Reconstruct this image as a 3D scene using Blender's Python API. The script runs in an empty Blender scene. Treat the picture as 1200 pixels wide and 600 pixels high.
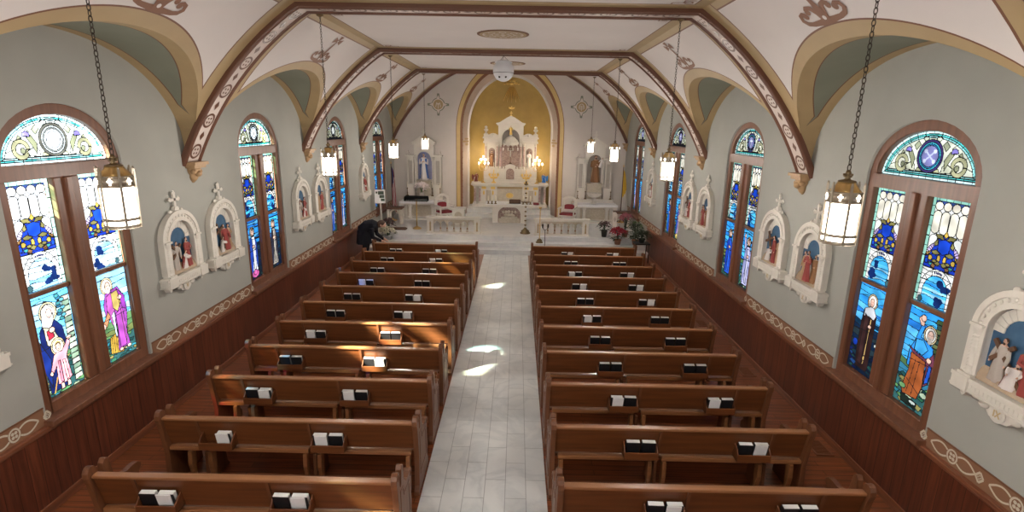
# Church interior seen from the gallery. Units are metres; +Y runs down the nave to the altar.
LANT_W = 48; SUN_E = 75; SPOT_W = 125; REAR_FILL_W = 110; APSE_W = 9; EXPO = 0.80
import bpy, math, random
import numpy as np
from mathutils import Vector, Matrix
random.seed(7)
SC = bpy.context.scene
COL = SC.collection
PI = math.pi
D = bpy.data

# ---------------------------------------------------------------- materials
def new_mat(name):
    m = D.materials.new(name); m.use_nodes = True
    nt = m.node_tree; nt.nodes.clear()
    out = nt.nodes.new('ShaderNodeOutputMaterial')
    return m, nt, out

def pbr(name, col, rough=.5, metal=0., spec=.5, noise=0., nscale=6., bump=0., bscale=60., stretch=None, col2=None, coat=0.):
    m, nt, out = new_mat(name)
    b = nt.nodes.new('ShaderNodeBsdfPrincipled')
    b.inputs['Roughness'].default_value = rough
    b.inputs['Metallic'].default_value = metal
    b.inputs['Specular IOR Level'].default_value = spec
    b.inputs['Coat Weight'].default_value = coat
    b.inputs['Coat Roughness'].default_value = .15
    nt.links.new(b.outputs[0], out.inputs[0])
    tc = nt.nodes.new('ShaderNodeTexCoord')
    src = tc.outputs['Object']
    if stretch:
        mp = nt.nodes.new('ShaderNodeMapping'); mp.inputs['Scale'].default_value = stretch
        nt.links.new(src, mp.inputs[0]); src = mp.outputs[0]
    if noise or col2:
        n = nt.nodes.new('ShaderNodeTexNoise'); n.inputs['Scale'].default_value = nscale
        n.inputs['Detail'].default_value = 5
        nt.links.new(src, n.inputs['Vector'])
        r = nt.nodes.new('ShaderNodeValToRGB')
        c2 = col2 or tuple(c * (1 - noise) for c in col)
        c1 = col if col2 else tuple(min(1, c * (1 + noise)) for c in col)
        r.color_ramp.elements[0].position = .3; r.color_ramp.elements[0].color = (*c2, 1)
        r.color_ramp.elements[1].position = .7; r.color_ramp.elements[1].color = (*c1, 1)
        nt.links.new(n.outputs['Fac'], r.inputs[0]); nt.links.new(r.outputs[0], b.inputs['Base Color'])
    else:
        b.inputs['Base Color'].default_value = (*col, 1)
    if bump:
        n2 = nt.nodes.new('ShaderNodeTexNoise'); n2.inputs['Scale'].default_value = bscale
        nt.links.new(src, n2.inputs['Vector'])
        bp = nt.nodes.new('ShaderNodeBump'); bp.inputs['Strength'].default_value = bump; bp.inputs['Distance'].default_value = .01
        nt.links.new(n2.outputs['Fac'], bp.inputs['Height']); nt.links.new(bp.outputs[0], b.inputs['Normal'])
    return m

def boards(name, c1, c2, width, axis, length=2.2, rough=.4, gap=.004):
    """Wood boards by a brick texture: axis = which object axes run across / along."""
    m, nt, out = new_mat(name)
    b = nt.nodes.new('ShaderNodeBsdfPrincipled'); b.inputs['Roughness'].default_value = rough
    nt.links.new(b.outputs[0], out.inputs[0])
    tc = nt.nodes.new('ShaderNodeTexCoord'); sp = nt.nodes.new('ShaderNodeSeparateXYZ'); cb = nt.nodes.new('ShaderNodeCombineXYZ')
    nt.links.new(tc.outputs['Object'], sp.inputs[0])
    nt.links.new(sp.outputs[axis[0]], cb.inputs[1]); nt.links.new(sp.outputs[axis[1]], cb.inputs[0])
    br = nt.nodes.new('ShaderNodeTexBrick')
    br.inputs['Scale'].default_value = 1; br.inputs['Row Height'].default_value = width; br.inputs['Brick Width'].default_value = length
    br.inputs['Mortar Size'].default_value = gap; br.inputs['Color1'].default_value = (*c1, 1); br.inputs['Color2'].default_value = (*c2, 1)
    br.inputs['Mortar'].default_value = (c2[0]*.35, c2[1]*.35, c2[2]*.35, 1); br.offset = .37
    nt.links.new(cb.outputs[0], br.inputs['Vector'])
    mp = nt.nodes.new('ShaderNodeMapping'); mp.inputs['Scale'].default_value = (1.2, 16, 1)
    nt.links.new(cb.outputs[0], mp.inputs[0])
    n = nt.nodes.new('ShaderNodeTexNoise'); n.inputs['Scale'].default_value = 1.5; n.inputs['Detail'].default_value = 6
    nt.links.new(mp.outputs[0], n.inputs['Vector'])
    rp = nt.nodes.new('ShaderNodeValToRGB')
    rp.color_ramp.elements[0].position = .3; rp.color_ramp.elements[0].color = (.6, .6, .6, 1)
    rp.color_ramp.elements[1].position = .7; rp.color_ramp.elements[1].color = (1.3, 1.25, 1.2, 1)
    nt.links.new(n.outputs['Fac'], rp.inputs[0])
    mx = nt.nodes.new('ShaderNodeMix'); mx.data_type = 'RGBA'; mx.blend_type = 'MULTIPLY'; mx.inputs[0].default_value = 1
    nt.links.new(br.outputs['Color'], mx.inputs[6]); nt.links.new(rp.outputs[0], mx.inputs[7])
    nt.links.new(mx.outputs[2], b.inputs['Base Color'])
    return m

def wood(name, col, along=0, rough=.35, var=.35):
    sc = [14, 14, 14]; sc[along] = .9
    return pbr(name, col, rough, noise=var, nscale=1.6, stretch=tuple(sc), bump=.03, bscale=5)

def marble(name, base, vein, scale=1.3, rough=.25, tiles=None, amount=.5):
    m, nt, out = new_mat(name)
    b = nt.nodes.new('ShaderNodeBsdfPrincipled'); b.inputs['Roughness'].default_value = rough
    nt.links.new(b.outputs[0], out.inputs[0])
    tc = nt.nodes.new('ShaderNodeTexCoord')
    n1 = nt.nodes.new('ShaderNodeTexNoise'); n1.inputs['Scale'].default_value = scale; n1.inputs['Detail'].default_value = 8; n1.inputs['Distortion'].default_value = 1.4
    nt.links.new(tc.outputs['Object'], n1.inputs['Vector'])
    rp = nt.nodes.new('ShaderNodeValToRGB'); e = rp.color_ramp.elements
    e[0].position = .40; e[0].color = (*base, 1); e[1].position = .60; e[1].color = (*base, 1)
    k = e.new(.5); k.color = tuple(base[i]*(1-amount)+vein[i]*amount for i in range(3)) + (1,)
    nt.links.new(n1.outputs['Fac'], rp.inputs[0])
    n2 = nt.nodes.new('ShaderNodeTexNoise'); n2.inputs['Scale'].default_value = scale*.5; n2.inputs['Detail'].default_value = 4
    nt.links.new(tc.outputs['Object'], n2.inputs['Vector'])
    r2 = nt.nodes.new('ShaderNodeValToRGB'); r2.color_ramp.elements[0].position = .35; r2.color_ramp.elements[0].color = (.88, .89, .91, 1)
    r2.color_ramp.elements[1].position = .65; r2.color_ramp.elements[1].color = (1, 1, 1, 1)
    nt.links.new(n2.outputs['Fac'], r2.inputs[0])
    mx = nt.nodes.new('ShaderNodeMix'); mx.data_type = 'RGBA'; mx.blend_type = 'MULTIPLY'; mx.inputs[0].default_value = 1
    nt.links.new(rp.outputs[0], mx.inputs[6]); nt.links.new(r2.outputs[0], mx.inputs[7])
    last = mx.outputs[2]
    if tiles:
        sp = nt.nodes.new('ShaderNodeSeparateXYZ'); cb = nt.nodes.new('ShaderNodeCombineXYZ')
        nt.links.new(tc.outputs['Object'], sp.inputs[0]); nt.links.new(sp.outputs[0], cb.inputs[1]); nt.links.new(sp.outputs[1], cb.inputs[0])
        br = nt.nodes.new('ShaderNodeTexBrick'); br.inputs['Scale'].default_value = 1
        br.inputs['Row Height'].default_value = tiles[0]; br.inputs['Brick Width'].default_value = tiles[1]; br.inputs['Mortar Size'].default_value = .004
        br.inputs['Color1'].default_value = (1, 1, 1, 1); br.inputs['Color2'].default_value = (.93, .94, .95, 1); br.inputs['Mortar'].default_value = (.55, .56, .58, 1)
        nt.links.new(cb.outputs[0], br.inputs['Vector'])
        m2 = nt.nodes.new('ShaderNodeMix'); m2.data_type = 'RGBA'; m2.blend_type = 'MULTIPLY'; m2.inputs[0].default_value = 1
        nt.links.new(last, m2.inputs[6]); nt.links.new(br.outputs['Color'], m2.inputs[7]); last = m2.outputs[2]
    nt.links.new(last, b.inputs['Base Color'])
    return m

def emit(name, col, strength):
    m, nt, out = new_mat(name)
    e = nt.nodes.new('ShaderNodeEmission'); e.inputs[0].default_value = (*col, 1); e.inputs[1].default_value = strength
    nt.links.new(e.outputs[0], out.inputs[0]); return m

def glass_mat(name, strength, through):
    """Daylit stained glass: the colour of each piece comes from the mesh; it glows with the sky behind it and lets tinted sun through."""
    m, nt, out = new_mat(name)
    at = nt.nodes.new('ShaderNodeAttribute'); at.attribute_name = 'glass'
    e = nt.nodes.new('ShaderNodeEmission'); e.inputs[1].default_value = strength
    t = nt.nodes.new('ShaderNodeBsdfTransparent')
    nt.links.new(at.outputs['Color'], e.inputs[0])
    mx = nt.nodes.new('ShaderNodeMix'); mx.data_type = 'RGBA'; mx.blend_type = 'MULTIPLY'; mx.inputs[0].default_value = 1
    mx.inputs[7].default_value = (through, through, through, 1)
    al = nt.nodes.new('ShaderNodeVectorMath'); al.operation = 'SCALE'     # alpha dims the sun through lower panes to limit sun patches
    nt.links.new(at.outputs['Color'], al.inputs[0]); nt.links.new(at.outputs['Alpha'], al.inputs['Scale'])
    m2 = nt.nodes.new('ShaderNodeMix'); m2.data_type = 'RGBA'; m2.blend_type = 'MULTIPLY'; m2.inputs[0].default_value = 1
    nt.links.new(al.outputs[0], m2.inputs[6]); nt.links.new(at.outputs['Color'], m2.inputs[7])
    nt.links.new(m2.outputs[2], mx.inputs[6]); nt.links.new(mx.outputs[2], t.inputs[0])
    a = nt.nodes.new('ShaderNodeAddShader')
    nt.links.new(e.outputs[0], a.inputs[0]); nt.links.new(t.outputs[0], a.inputs[1])
    gl = nt.nodes.new('ShaderNodeBsdfGlossy'); gl.inputs['Roughness'].default_value = .2
    nt.links.new(a.outputs[0], out.inputs[0])
    return m

M = {}
def mk():
    M['plaster'] = pbr('wall_plaster', (.365, .37, .338), .85, noise=.04, nscale=2, bump=.05, bscale=90)
    M['plaster_front'] = pbr('chancel_plaster', (.60, .55, .52), .85, noise=.03, nscale=2)
    M['ceil'] = pbr('ceiling_plaster', (.69, .65, .635), .85, noise=.03, nscale=1.2)
    M['gold'] = pbr('gold_band_paint', (.40, .29, .15), .6, noise=.05, nscale=3)
    M['goldline'] = pbr('brown_line_paint', (.16, .065, .03), .6)
    M['stencil'] = pbr('stencil_brown_paint', (.20, .08, .035), .6)
    M['stencilwhite'] = pbr('stencil_cream_paint', (.66, .60, .50), .6)
    M['cream'] = pbr('rib_cream_paint', (.66, .58, .53), .6)
    M['mould'] = pbr('rib_brown_moulding', (.125, .050, .027), .4)
    M['green'] = pbr('lunette_green_paint', (.20, .215, .165), .8, noise=.06, nscale=2)
    M['corbel'] = pbr('corbel_gilt_plaster', (.42, .27, .14), .5, noise=.15, nscale=12)
    M['reveal'] = pbr('arch_reveal_paint', (.52, .43, .37), .7, noise=.04)
    M['goldbright'] = pbr('arch_gold_paint', (.54, .38, .15), .5, noise=.05)
    M['nicheshade'] = pbr('niche_shade_taupe', (.27, .235, .21), .7, noise=.05)  # darker taupe puts the shade inside the niches into the colour
    M['nicheblue'] = pbr('niche_lavender_paint', (.26, .27, .42), .7, noise=.1)
    M['apse'] = pbr('apse_gold_paint', (.40, .275, .085), .6, noise=.10, nscale=2.5)
    M['goldleaf'] = pbr('gilded_leaf', (.80, .56, .18), .35, metal=.7)
    M['floorwood'] = boards('floor_boards', (.24, .070, .024), (.165, .046, .016), .09, (1, 0), 2.0, .3)
    M['wains'] = boards('wainscot_boards', (.135, .038, .018), (.09, .024, .012), .14, (1, 2), 6.0, .38)
    M['wainscap'] = wood('wainscot_cap_wood', (.19, .065, .03), 1, .3)
    M['borderbrown'] = pbr('border_brown_paint', (.24, .115, .06), .6, noise=.08, nscale=4)
    M['bordercream'] = pbr('border_cream_paint', (.62, .56, .45), .6)
    M['framewood'] = wood('window_frame_wood', (.17, .068, .035), 2, .4, .2)
    M['pew'] = wood('pew_oak', (.128, .040, .011), 0, .42, .28)
    M['pewend'] = wood('pew_end_oak', (.14, .052, .021), 2, .42, .25)
    M['pewrail'] = wood('pew_rail_oak', (.25, .105, .04), 0, .32, .2)
    M['pewseat'] = wood('pew_seat_oak', (.20, .10, .06), 0, .16, .2)
    M['cushion'] = pbr('kneeler_pad', (.24, .095, .045), .5, noise=.1)
    M['aisle'] = marble('aisle_marble', (.74, .755, .75), (.52, .55, .57), 1.6, .3, (.2285, .62), .45)
    M['sanct'] = marble('sanctuary_marble', (.72, .71, .70), (.52, .53, .56), 1.1, .3, None, .35)
    M['white'] = pbr('altar_white_paint', (.66, .62, .56), .4, noise=.03, nscale=4)
    M['whitecloth'] = pbr('white_linen', (.76, .76, .78), .8)
    M['marblepink'] = marble('altar_pink_marble', (.42, .28, .25), (.65, .55, .52), 9, .3, None, .6)
    M['marblebrown'] = marble('altar_brown_marble', (.27, .17, .14), (.48, .36, .30), 7, .3, None, .6)
    M['beige'] = marble('altar_beige_marble', (.55, .48, .38), (.42, .36, .28), 5, .35, None, .5)
    M['stat'] = pbr('station_cream_plaster', (.66, .63, .57), .6, noise=.04, nscale=10)
    M['statgilt'] = pbr('station_gilt_touch', (.55, .42, .22), .5)
    M['statblue'] = pbr('relief_sky_paint', (.03, .09, .18), .7, col2=(.06, .14, .24), nscale=8)
    M['statfloor'] = pbr('relief_ground_paint', (.40, .31, .22), .8, noise=.1)
    M['skin'] = pbr('painted_skin', (.60, .38, .28), .5)
    M['red'] = pbr('dark_red_paint', (.28, .045, .04), .6)
    M['robetan'] = pbr('tan_robe_paint', (.40, .26, .15), .6)
    M['robebrown'] = pbr('brown_robe_paint', (.25, .12, .05), .6)
    M['robegrey'] = pbr('grey_robe_paint', (.42, .38, .34), .6)
    M['robeblue'] = pbr('blue_robe_paint', (.06, .15, .42), .6)
    M['bluecloth'] = pbr('bright_blue_paint', (.03, .19, .55), .6)
    M['robewhite'] = pbr('white_robe_paint', (.68, .64, .62), .6)
    M['robered'] = pbr('maroon_robe_paint', (.20, .05, .04), .6)
    M['hair'] = pbr('brown_hair_paint', (.07, .035, .018), .6)
    M['crosswood'] = wood('dark_cross_wood', (.12, .06, .03), 2, .6)
    M['brass'] = pbr('brass', (.62, .42, .17), .28, metal=.9, noise=.1)
    M['darkbrass'] = pbr('aged_brass', (.20, .14, .07), .4, metal=.7)
    M['brushed'] = pbr('satin_lantern_metal', (.42, .36, .28), .35, metal=.7)
    M['chain'] = pbr('dark_bronze_chain', (.045, .032, .022), .5, metal=.4)
    M['lampglass'] = emit('lit_lantern_glass', (1, .92, .80), 6.)
    M['bulb'] = emit('lit_candle_bulb', (1, .78, .52), 30.)
    M['iron'] = pbr('black_iron', (.015, .014, .013), .5)
    M['black'] = pbr('black_cover', (.010, .010, .012), .45)
    M['blackcloth'] = pbr('black_cloth', (.006, .006, .006), 1, spec=.1)
    M['pages'] = pbr('book_pages', (.74, .74, .72), .8)
    M['paper'] = pbr('white_paper', (.80, .80, .80), .8)
    M['red_cover'] = pbr('red_book_cover', (.22, .02, .03), .5)
    M['navy'] = pbr('navy_wool', (.004, .004, .009), .9, noise=.15, nscale=20)
    M['leaf'] = pbr('dark_leaf', (.018, .04, .018), .5, noise=.3, nscale=8)
    M['palegreen'] = pbr('pale_leaf', (.12, .19, .07), .5, noise=.2)
    M['pred'] = pbr('poinsettia_red', (.33, .008, .03), .55, noise=.15)
    M['ppink'] = pbr('poinsettia_pink', (.40, .12, .16), .55, noise=.2)
    M['pdusky'] = pbr('dusky_petal', (.12, .055, .06), .55, noise=.2)
    M['pcream'] = pbr('cream_petal', (.66, .64, .50), .55, noise=.08)
    M['pwhite'] = pbr('white_petal', (.85, .76, .74), .55, noise=.08)
    M['pot'] = pbr('terracotta_pot', (.30, .13, .07), .7)
    M['foil'] = pbr('white_foil', (.7, .7, .7), .3, metal=.3)
    M['flagred'] = pbr('flag_red', (.36, .03, .04), .8)
    M['flagwhite'] = pbr('flag_white', (.66, .62, .60), .8)
    M['flagblue'] = pbr('flag_blue', (.02, .025, .10), .8)
    M['flagyellow'] = pbr('flag_yellow', (.70, .45, .04), .8)
    M['chairred'] = pbr('red_velvet', (.22, .02, .03), .8)
    M['plastic'] = pbr('white_plastic', (.70, .72, .76), .35)
    M['wax'] = pbr('cream_wax', (.74, .68, .55), .5)
    M['grille'] = pbr('bronze_grille', (.22, .09, .045), .4, metal=.3)
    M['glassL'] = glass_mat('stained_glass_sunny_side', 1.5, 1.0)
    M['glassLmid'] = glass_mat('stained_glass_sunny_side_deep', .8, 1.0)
    M['glassLfar'] = glass_mat('stained_glass_sunny_side_sunblock', .7, .015)  # barely passes sun, set so to keep sun patches off the sanctuary
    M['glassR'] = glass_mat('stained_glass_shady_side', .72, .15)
mk()

# ---------------------------------------------------------------- mesh builder
class MB:
    def __init__(s): s.v = []; s.f = []; s.m = []; s.sm = []
    def add(s, vs, fs, mi=0, smooth=False, mat=None):
        b = len(s.v)
        if mat is not None: vs = [tuple(mat @ Vector(p)) for p in vs]
        s.v += [tuple(p) for p in vs]
        for k, f in enumerate(fs):
            s.f.append(tuple(b + i for i in f)); s.m.append(mi if isinstance(mi, int) else mi[k]); s.sm.append(smooth)
    def box(s, x0, y0, z0, x1, y1, z1, mi=0, mat=None):
        v = [(x, y, z) for z in (z0, z1) for y in (y0, y1) for x in (x0, x1)]
        s.add(v, [(0, 2, 3, 1), (4, 5, 7, 6), (0, 1, 5, 4), (2, 6, 7, 3), (0, 4, 6, 2), (1, 3, 7, 5)], mi, False, mat)
    def cbox(s, c, d, mi=0, mat=None):
        s.box(c[0]-d[0]/2, c[1]-d[1]/2, c[2]-d[2]/2, c[0]+d[0]/2, c[1]+d[1]/2, c[2]+d[2]/2, mi, mat)
    def rings(s, R, mi=0, closed=True, cap=True, smooth=True, mat=None):
        n = len(R[0]); vs = [p for r in R for p in r]; fs = []
        for i in range(len(R)-1):
            for j in range(n if closed else n-1):
                k = (j+1) % n
                fs.append((i*n+j, i*n+k, (i+1)*n+k, (i+1)*n+j))
        s.add(vs, fs, mi, smooth, mat)
        if cap and closed:
            s.add(R[0], [tuple(range(n))[::-1]], mi, False, mat); s.add(R[-1], [tuple(range(n))], mi, False, mat)
    def lathe(s, prof, n=16, o=(0, 0, 0), mi=0, smooth=True, mat=None, sx=1, sy=1):
        R = [[(o[0]+r*sx*math.cos(2*PI*j/n), o[1]+r*sy*math.sin(2*PI*j/n), o[2]+z) for j in range(n)] for r, z in prof]
        s.rings(R, mi, True, True, smooth, mat)
    def cyl(s, p0, p1, r0, r1=None, n=10, mi=0, smooth=True):
        s.tube([p0, p1], [r0, r0 if r1 is None else r1], n, mi, smooth)
    def tube(s, path, r, n=8, mi=0, smooth=True, closed=False, flat=1.):
        P = [Vector(p) for p in path]; k = len(P)
        if not hasattr(r, '__len__'): r = [r]*k
        R = []; up = None
        for i in range(k):
            if closed: t = P[(i+1) % k]-P[i-1]
            else: t = P[min(i+1, k-1)]-P[max(i-1, 0)]
            t.normalize()
            if up is None:
                a = Vector((0, 0, 1)) if abs(t.z) < .9 else Vector((1, 0, 0))
                u = t.cross(a).normalized()
            else:
                u = (up - t*up.dot(t)).normalized()
            w = t.cross(u); up = u
            R.append([P[i]+u*r[i]*math.cos(2*PI*j/n)+w*r[i]*flat*math.sin(2*PI*j/n) for j in range(n)])
        if closed: R.append(R[0])
        s.rings(R, mi, True, not closed, smooth)
    def sph(s, c, r, mi=0, n=12, m=8, mat=None):
        rx, ry, rz = r if hasattr(r, '__len__') else (r, r, r)
        R = []
        for i in range(m+1):
            a = -PI/2+PI*i/m; q = max(math.cos(a), .02)
            R.append([(c[0]+rx*q*math.cos(2*PI*j/n), c[1]+ry*q*math.sin(2*PI*j/n), c[2]+rz*math.sin(a)) for j in range(n)])
        s.rings(R, mi, True, True, True, mat)
    def prism(s, poly, ax, a, b, mi=0, mat=None, side=None, smooth=False):
        def P(q, t): return (t, q[0], q[1]) if ax == 'x' else ((q[0], t, q[1]) if ax == 'y' else (q[0], q[1], t))
        n = len(poly); A = [P(q, a) for q in poly]; B = [P(q, b) for q in poly]
        s.add(A, [tuple(range(n))], mi, False, mat); s.add(B, [tuple(range(n))[::-1]], mi, False, mat)
        s.add(A+B, [(j, n+j, n+(j+1) % n, (j+1) % n) for j in range(n)], mi if side is None else side, smooth, mat)
    def band(s, outer, inner, ax, a, b, mi=0, closed=False, mat=None):
        """plate between two polylines of the same length, extruded along an axis"""
        def P(q, t): return (t, q[0], q[1]) if ax == 'x' else ((q[0], t, q[1]) if ax == 'y' else (q[0], q[1], t))
        n = len(outer)
        for i in range(n if closed else n-1):
            k = (i+1) % n
            vs = [P(outer[i], a), P(outer[k], a), P(inner[k], a), P(inner[i], a), P(outer[i], b), P(outer[k], b), P(inner[k], b), P(inner[i], b)]
            fs = [(0, 1, 2, 3), (7, 6, 5, 4), (0, 4, 5, 1), (2, 6, 7, 3)]
            if not closed and i == 0: fs.append((0, 3, 7, 4))
            if not closed and i == n-2: fs.append((1, 5, 6, 2))
            s.add(vs, fs, mi, False, mat)
    def build(s, name, mats, parent=None, bev=0, merge=False, loc=None, recalc=True):
        me = D.meshes.new(name); me.from_pydata(s.v, [], s.f)
        if not isinstance(mats, (list, tuple)): mats = [mats]
        for m in mats: me.materials.append(M[m] if isinstance(m, str) else m)
        me.polygons.foreach_set('material_index', s.m); me.polygons.foreach_set('use_smooth', s.sm)
        if recalc or merge:
            import bmesh
            bm = bmesh.new(); bm.from_mesh(me)
            bmesh.ops.remove_doubles(bm, verts=bm.verts, dist=1e-5)
            bmesh.ops.recalc_face_normals(bm, faces=bm.faces)
            bm.to_mesh(me); bm.free()
        me.update()
        o = D.objects.new(name, me); COL.objects.link(o)
        if parent: o.parent = parent
        if loc: o.location = loc
        if bev:
            bv = o.modifiers.new('bevel', 'BEVEL'); bv.width = bev; bv.segments = 2; bv.limit_method = 'ANGLE'; bv.angle_limit = .7
        return o

def tag(o, label=None, cat=None, group=None, kind=None):
    if label: o['label'] = label
    if cat: o['category'] = cat
    if group: o['group'] = group
    if kind: o['kind'] = kind
    return o
def empty(name, loc, label, cat, group=None, rz=0):
    o = D.objects.new(name, None); o.empty_display_size = .1; COL.objects.link(o)
    o.location = loc; o.rotation_euler = (0, 0, rz)
    return tag(o, label, cat, group)
def dup(root, loc, label=None, group=None, rz=None):
    r = root.copy(); COL.objects.link(r); r.location = loc
    if rz is not None: r.rotation_euler = (0, 0, rz)
    if label: r['label'] = label
    if group: r['group'] = group
    for ch in list(root.children):
        c = ch.copy(); COL.objects.link(c); c.parent = r
        for g in list(ch.children):
            d = g.copy(); COL.objects.link(d); d.parent = c
    return r
def arc(cx, cz, rx, rz, a0, a1, n):
    return [(cx+rx*math.cos(a0+(a1-a0)*i/n), cz+rz*math.sin(a0+(a1-a0)*i/n)) for i in range(n+1)]
ORD = ['first', 'second', 'third', 'fourth', 'fifth', 'sixth', 'seventh', 'eighth', 'ninth', 'tenth', 'eleventh']
# ---------------------------------------------------------------- the room
HW = 4.43                     # half width of the nave
RIB0, BAY = 3.44, 4.298
RIBS = [RIB0+BAY*k for k in range(-1, 5)]      # -0.86 ... 20.63
YB = -3.2                     # wall behind the camera
YF = RIBS[-1]                 # chancel wall
CX_, CZ_, CR = -.0969, 1.2872, 4.9957
PHN = math.asin((5.446-CZ_)/CR)
NX = CX_+CR*math.cos(PHN)
WIN = [RIB0+BAY*(k+.5) for k in (-1, 0, 1, 2, 3)]
WSILL, WA, WZS, WB = .93, .79, 3.46, .60
def lun(dy, a=2.1, b=1.5, p=2.1, z0=3.3):
    q = abs(dy)/a
    return z0+b*(max(0, 1-q**p))**(1/p)
def phi(z): return math.asin(max(-1, min(1, (z-CZ_)/CR)))
def cpt(y, ph, off=0):        # point on the cove (right side), off = towards the room
    r = CR-off
    return (CX_+r*math.cos(ph), y, CZ_+r*math.sin(ph))
def st(o): return tag(o, kind='structure')

def side_wall(sgn, name):
    b = MB(); x0 = sgn*HW; x1 = sgn*(HW+.32)
    ys = sorted(set([YB, YF]+[round(c+s*WA, 5) for c in WIN for s in (-1, 1)]+[round(c-WA*math.cos(PI*i/20), 5) for c in WIN for i in range(1, 20)]+RIBS))
    for y0, y1 in zip(ys[:-1], ys[1:]):
        ym = (y0+y1)/2; c = min(WIN, key=lambda w: abs(w-ym))
        if abs(ym-c) < WA:
            def top(y): return WZS+WB*math.sqrt(max(0, 1-((y-c)/WA)**2))
            t0, t1 = top(y0), top(y1)
            for x in (x0, x1):
                b.add([(x, y0, 0), (x, y1, 0), (x, y1, WSILL), (x, y0, WSILL)], [(0, 1, 2, 3)])
                b.add([(x, y0, t0), (x, y1, t1), (x, y1, 6.4), (x, y0, 6.4)], [(0, 1, 2, 3)])
            b.add([(x0, y0, t0), (x0, y1, t1), (x1, y1, t1), (x1, y0, t0)], [(0, 1, 2, 3)], 0, True)
            b.add([(x0, y0, WSILL), (x0, y1, WSILL), (x1, y1, WSILL), (x1, y0, WSILL)], [(0, 1, 2, 3)])
        else:
            for x in (x0, x1): b.add([(x, y0, 0), (x, y1, 0), (x, y1, 6.4), (x, y0, 6.4)], [(0, 1, 2, 3)])
    for c in WIN:
        for s in (-1, 1):
            y = c+s*WA; b.add([(x0, y, WSILL), (x1, y, WSILL), (x1, y, WZS), (x0, y, WZS)], [(0, 1, 2, 3)])
    return st(b.build(name, 'plaster'))
side_wall(-1, 'wall_left'); side_wall(1, 'wall_right')

# floor: boards either side, marble aisle between, marble sanctuary on three steps
AX = .684
b = MB()
for s in (-1, 1): b.box(min(s*AX, s*(HW+.3)), YB, -.1, max(s*AX, s*(HW+.3)), 16.05, 0)
st(b.build('floor', 'floorwood'))
b = MB(); b.box(-AX, YB, -.1, AX, 16.05, .004)
st(b.build('aisle_floor', 'aisle'))
b = MB()
for k, y in enumerate((16.05, 16.40, 16.75)): b.box(-HW, y, -.1 if k == 0 else .15*k, HW, 23.2 if k == 2 else 22, .15*(k+1))
st(b.build('sanctuary_floor', 'sanct', bev=.008))
b = MB()
for k, (y, w) in enumerate(((20.1, 1.62), (20.45, 1.62))): b.box(-w, y, .45+.15*k, w, 22.0, .60+.15*k)
o = st(b.build('altar_step_floor', 'sanct', bev=.006))

# back wall behind the camera
b = MB(); b.box(-HW-.3, YB-.2, 0, HW+.3, YB, 6.4); st(b.build('wall_back', 'plaster'))

# chancel wall with its arch
AR, AZ, KZ = 1.86, 3.72, 1.25           # arch opening radius and spring height
b = MB(); N = 36
inn = [(-AR, .45)]+[(-AR*math.cos(PI*i/N), AZ+KZ*AR*math.sin(PI*i/N)) for i in range(N+1)]+[(AR, .45)]
outw = [(-HW-.3, .45)]+[(-HW-.3 if i < 9 else (HW+.3 if i > 27 else (-HW-.3)+(2*HW+.6)*(i-9)/18), 6.6 if 9 <= i <= 27 else .45+(6.15)*((i if i < 9 else 36-i)/9)) for i in range(N+1)]+[(HW+.3, .45)]
b.band(outw, inn, 'y', YF, YF+.25)
st(b.build('wall_front', 'plaster_front'))

# splayed arch reveal and gilded apse
b = MB(); R2, Y2 = 1.64, 21.25
def archpath(r, n=36, zb=.45): return [(-r, zb)]+[(-r*math.cos(PI*i/n), AZ+KZ*r*math.sin(PI*i/n)) for i in range(n+1)]+[(r, zb)]
pa, pb = archpath(AR), archpath(R2)
for i in range(len(pa)-1):
    b.add([(pa[i][0], YF, pa[i][1]), (pa[i+1][0], YF, pa[i+1][1]), (pb[i+1][0], Y2, pb[i+1][1]), (pb[i][0], Y2, pb[i][1])], [(0, 1, 2, 3)], 0, True)
ap = st(b.build('wall_arch_reveal', 'reveal', recalc=True))
def face_band(name, r0, r1, y0, y1, mat, parent):
    bb = MB(); bb.band(archpath(r1), archpath(r0), 'y', y0, y1); return bb.build(name, mat, parent)
face_band('gold_moulding', 1.885, 2.02, YF-.05, YF+.02, 'goldbright', ap)
face_band('brown_line', 2.02, 2.045, YF-.012, YF+.02, 'goldline', ap)
face_band('zigzag_band', 1.80, 1.885, YF-.025, YF+.03, 'stencil', ap)
face_band('white_inner_trim', 1.58, 1.655, Y2-.05, Y2+.04, 'white', ap)
bb = MB()
for i in range(60):           # painted zig-zag edge towards the reveal
    RM = AR*1.127; L = i/59*(2*(AZ-.45)+PI*RM)
    h = AZ-.45
    if L < h: x, z, nx, nz, tx, tz = -AR, .45+L, 1, 0, 0, 1
    elif L > h+PI*RM: x, z, nx, nz, tx, tz = AR, AZ-(L-h-PI*RM), -1, 0, 0, -1
    else:
        a = PI-(L-h)/RM; q = math.hypot(KZ*math.cos(a), math.sin(a)); nx, nz = -KZ*math.cos(a)/q, -math.sin(a)/q; x, z, tx, tz = AR*math.cos(a), AZ+KZ*AR*math.sin(a), -nz, nx
    y = YF+.03; dy = .1
    k = (AR-R2)/(Y2-YF)
    f = lambda s, d: (x+nx*(k*d+.004)+tx*s, YF+d, z+nz*(k*d+.004)+tz*s)
    bb.add([f(-.07, .0), f(.07, .0), f(.07, .08), f(0, .16), f(-.07, .08)], [(0, 1, 2, 3, 4)])
bb.build('zigzag_edge', 'stencil', ap, recalc=False)
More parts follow.
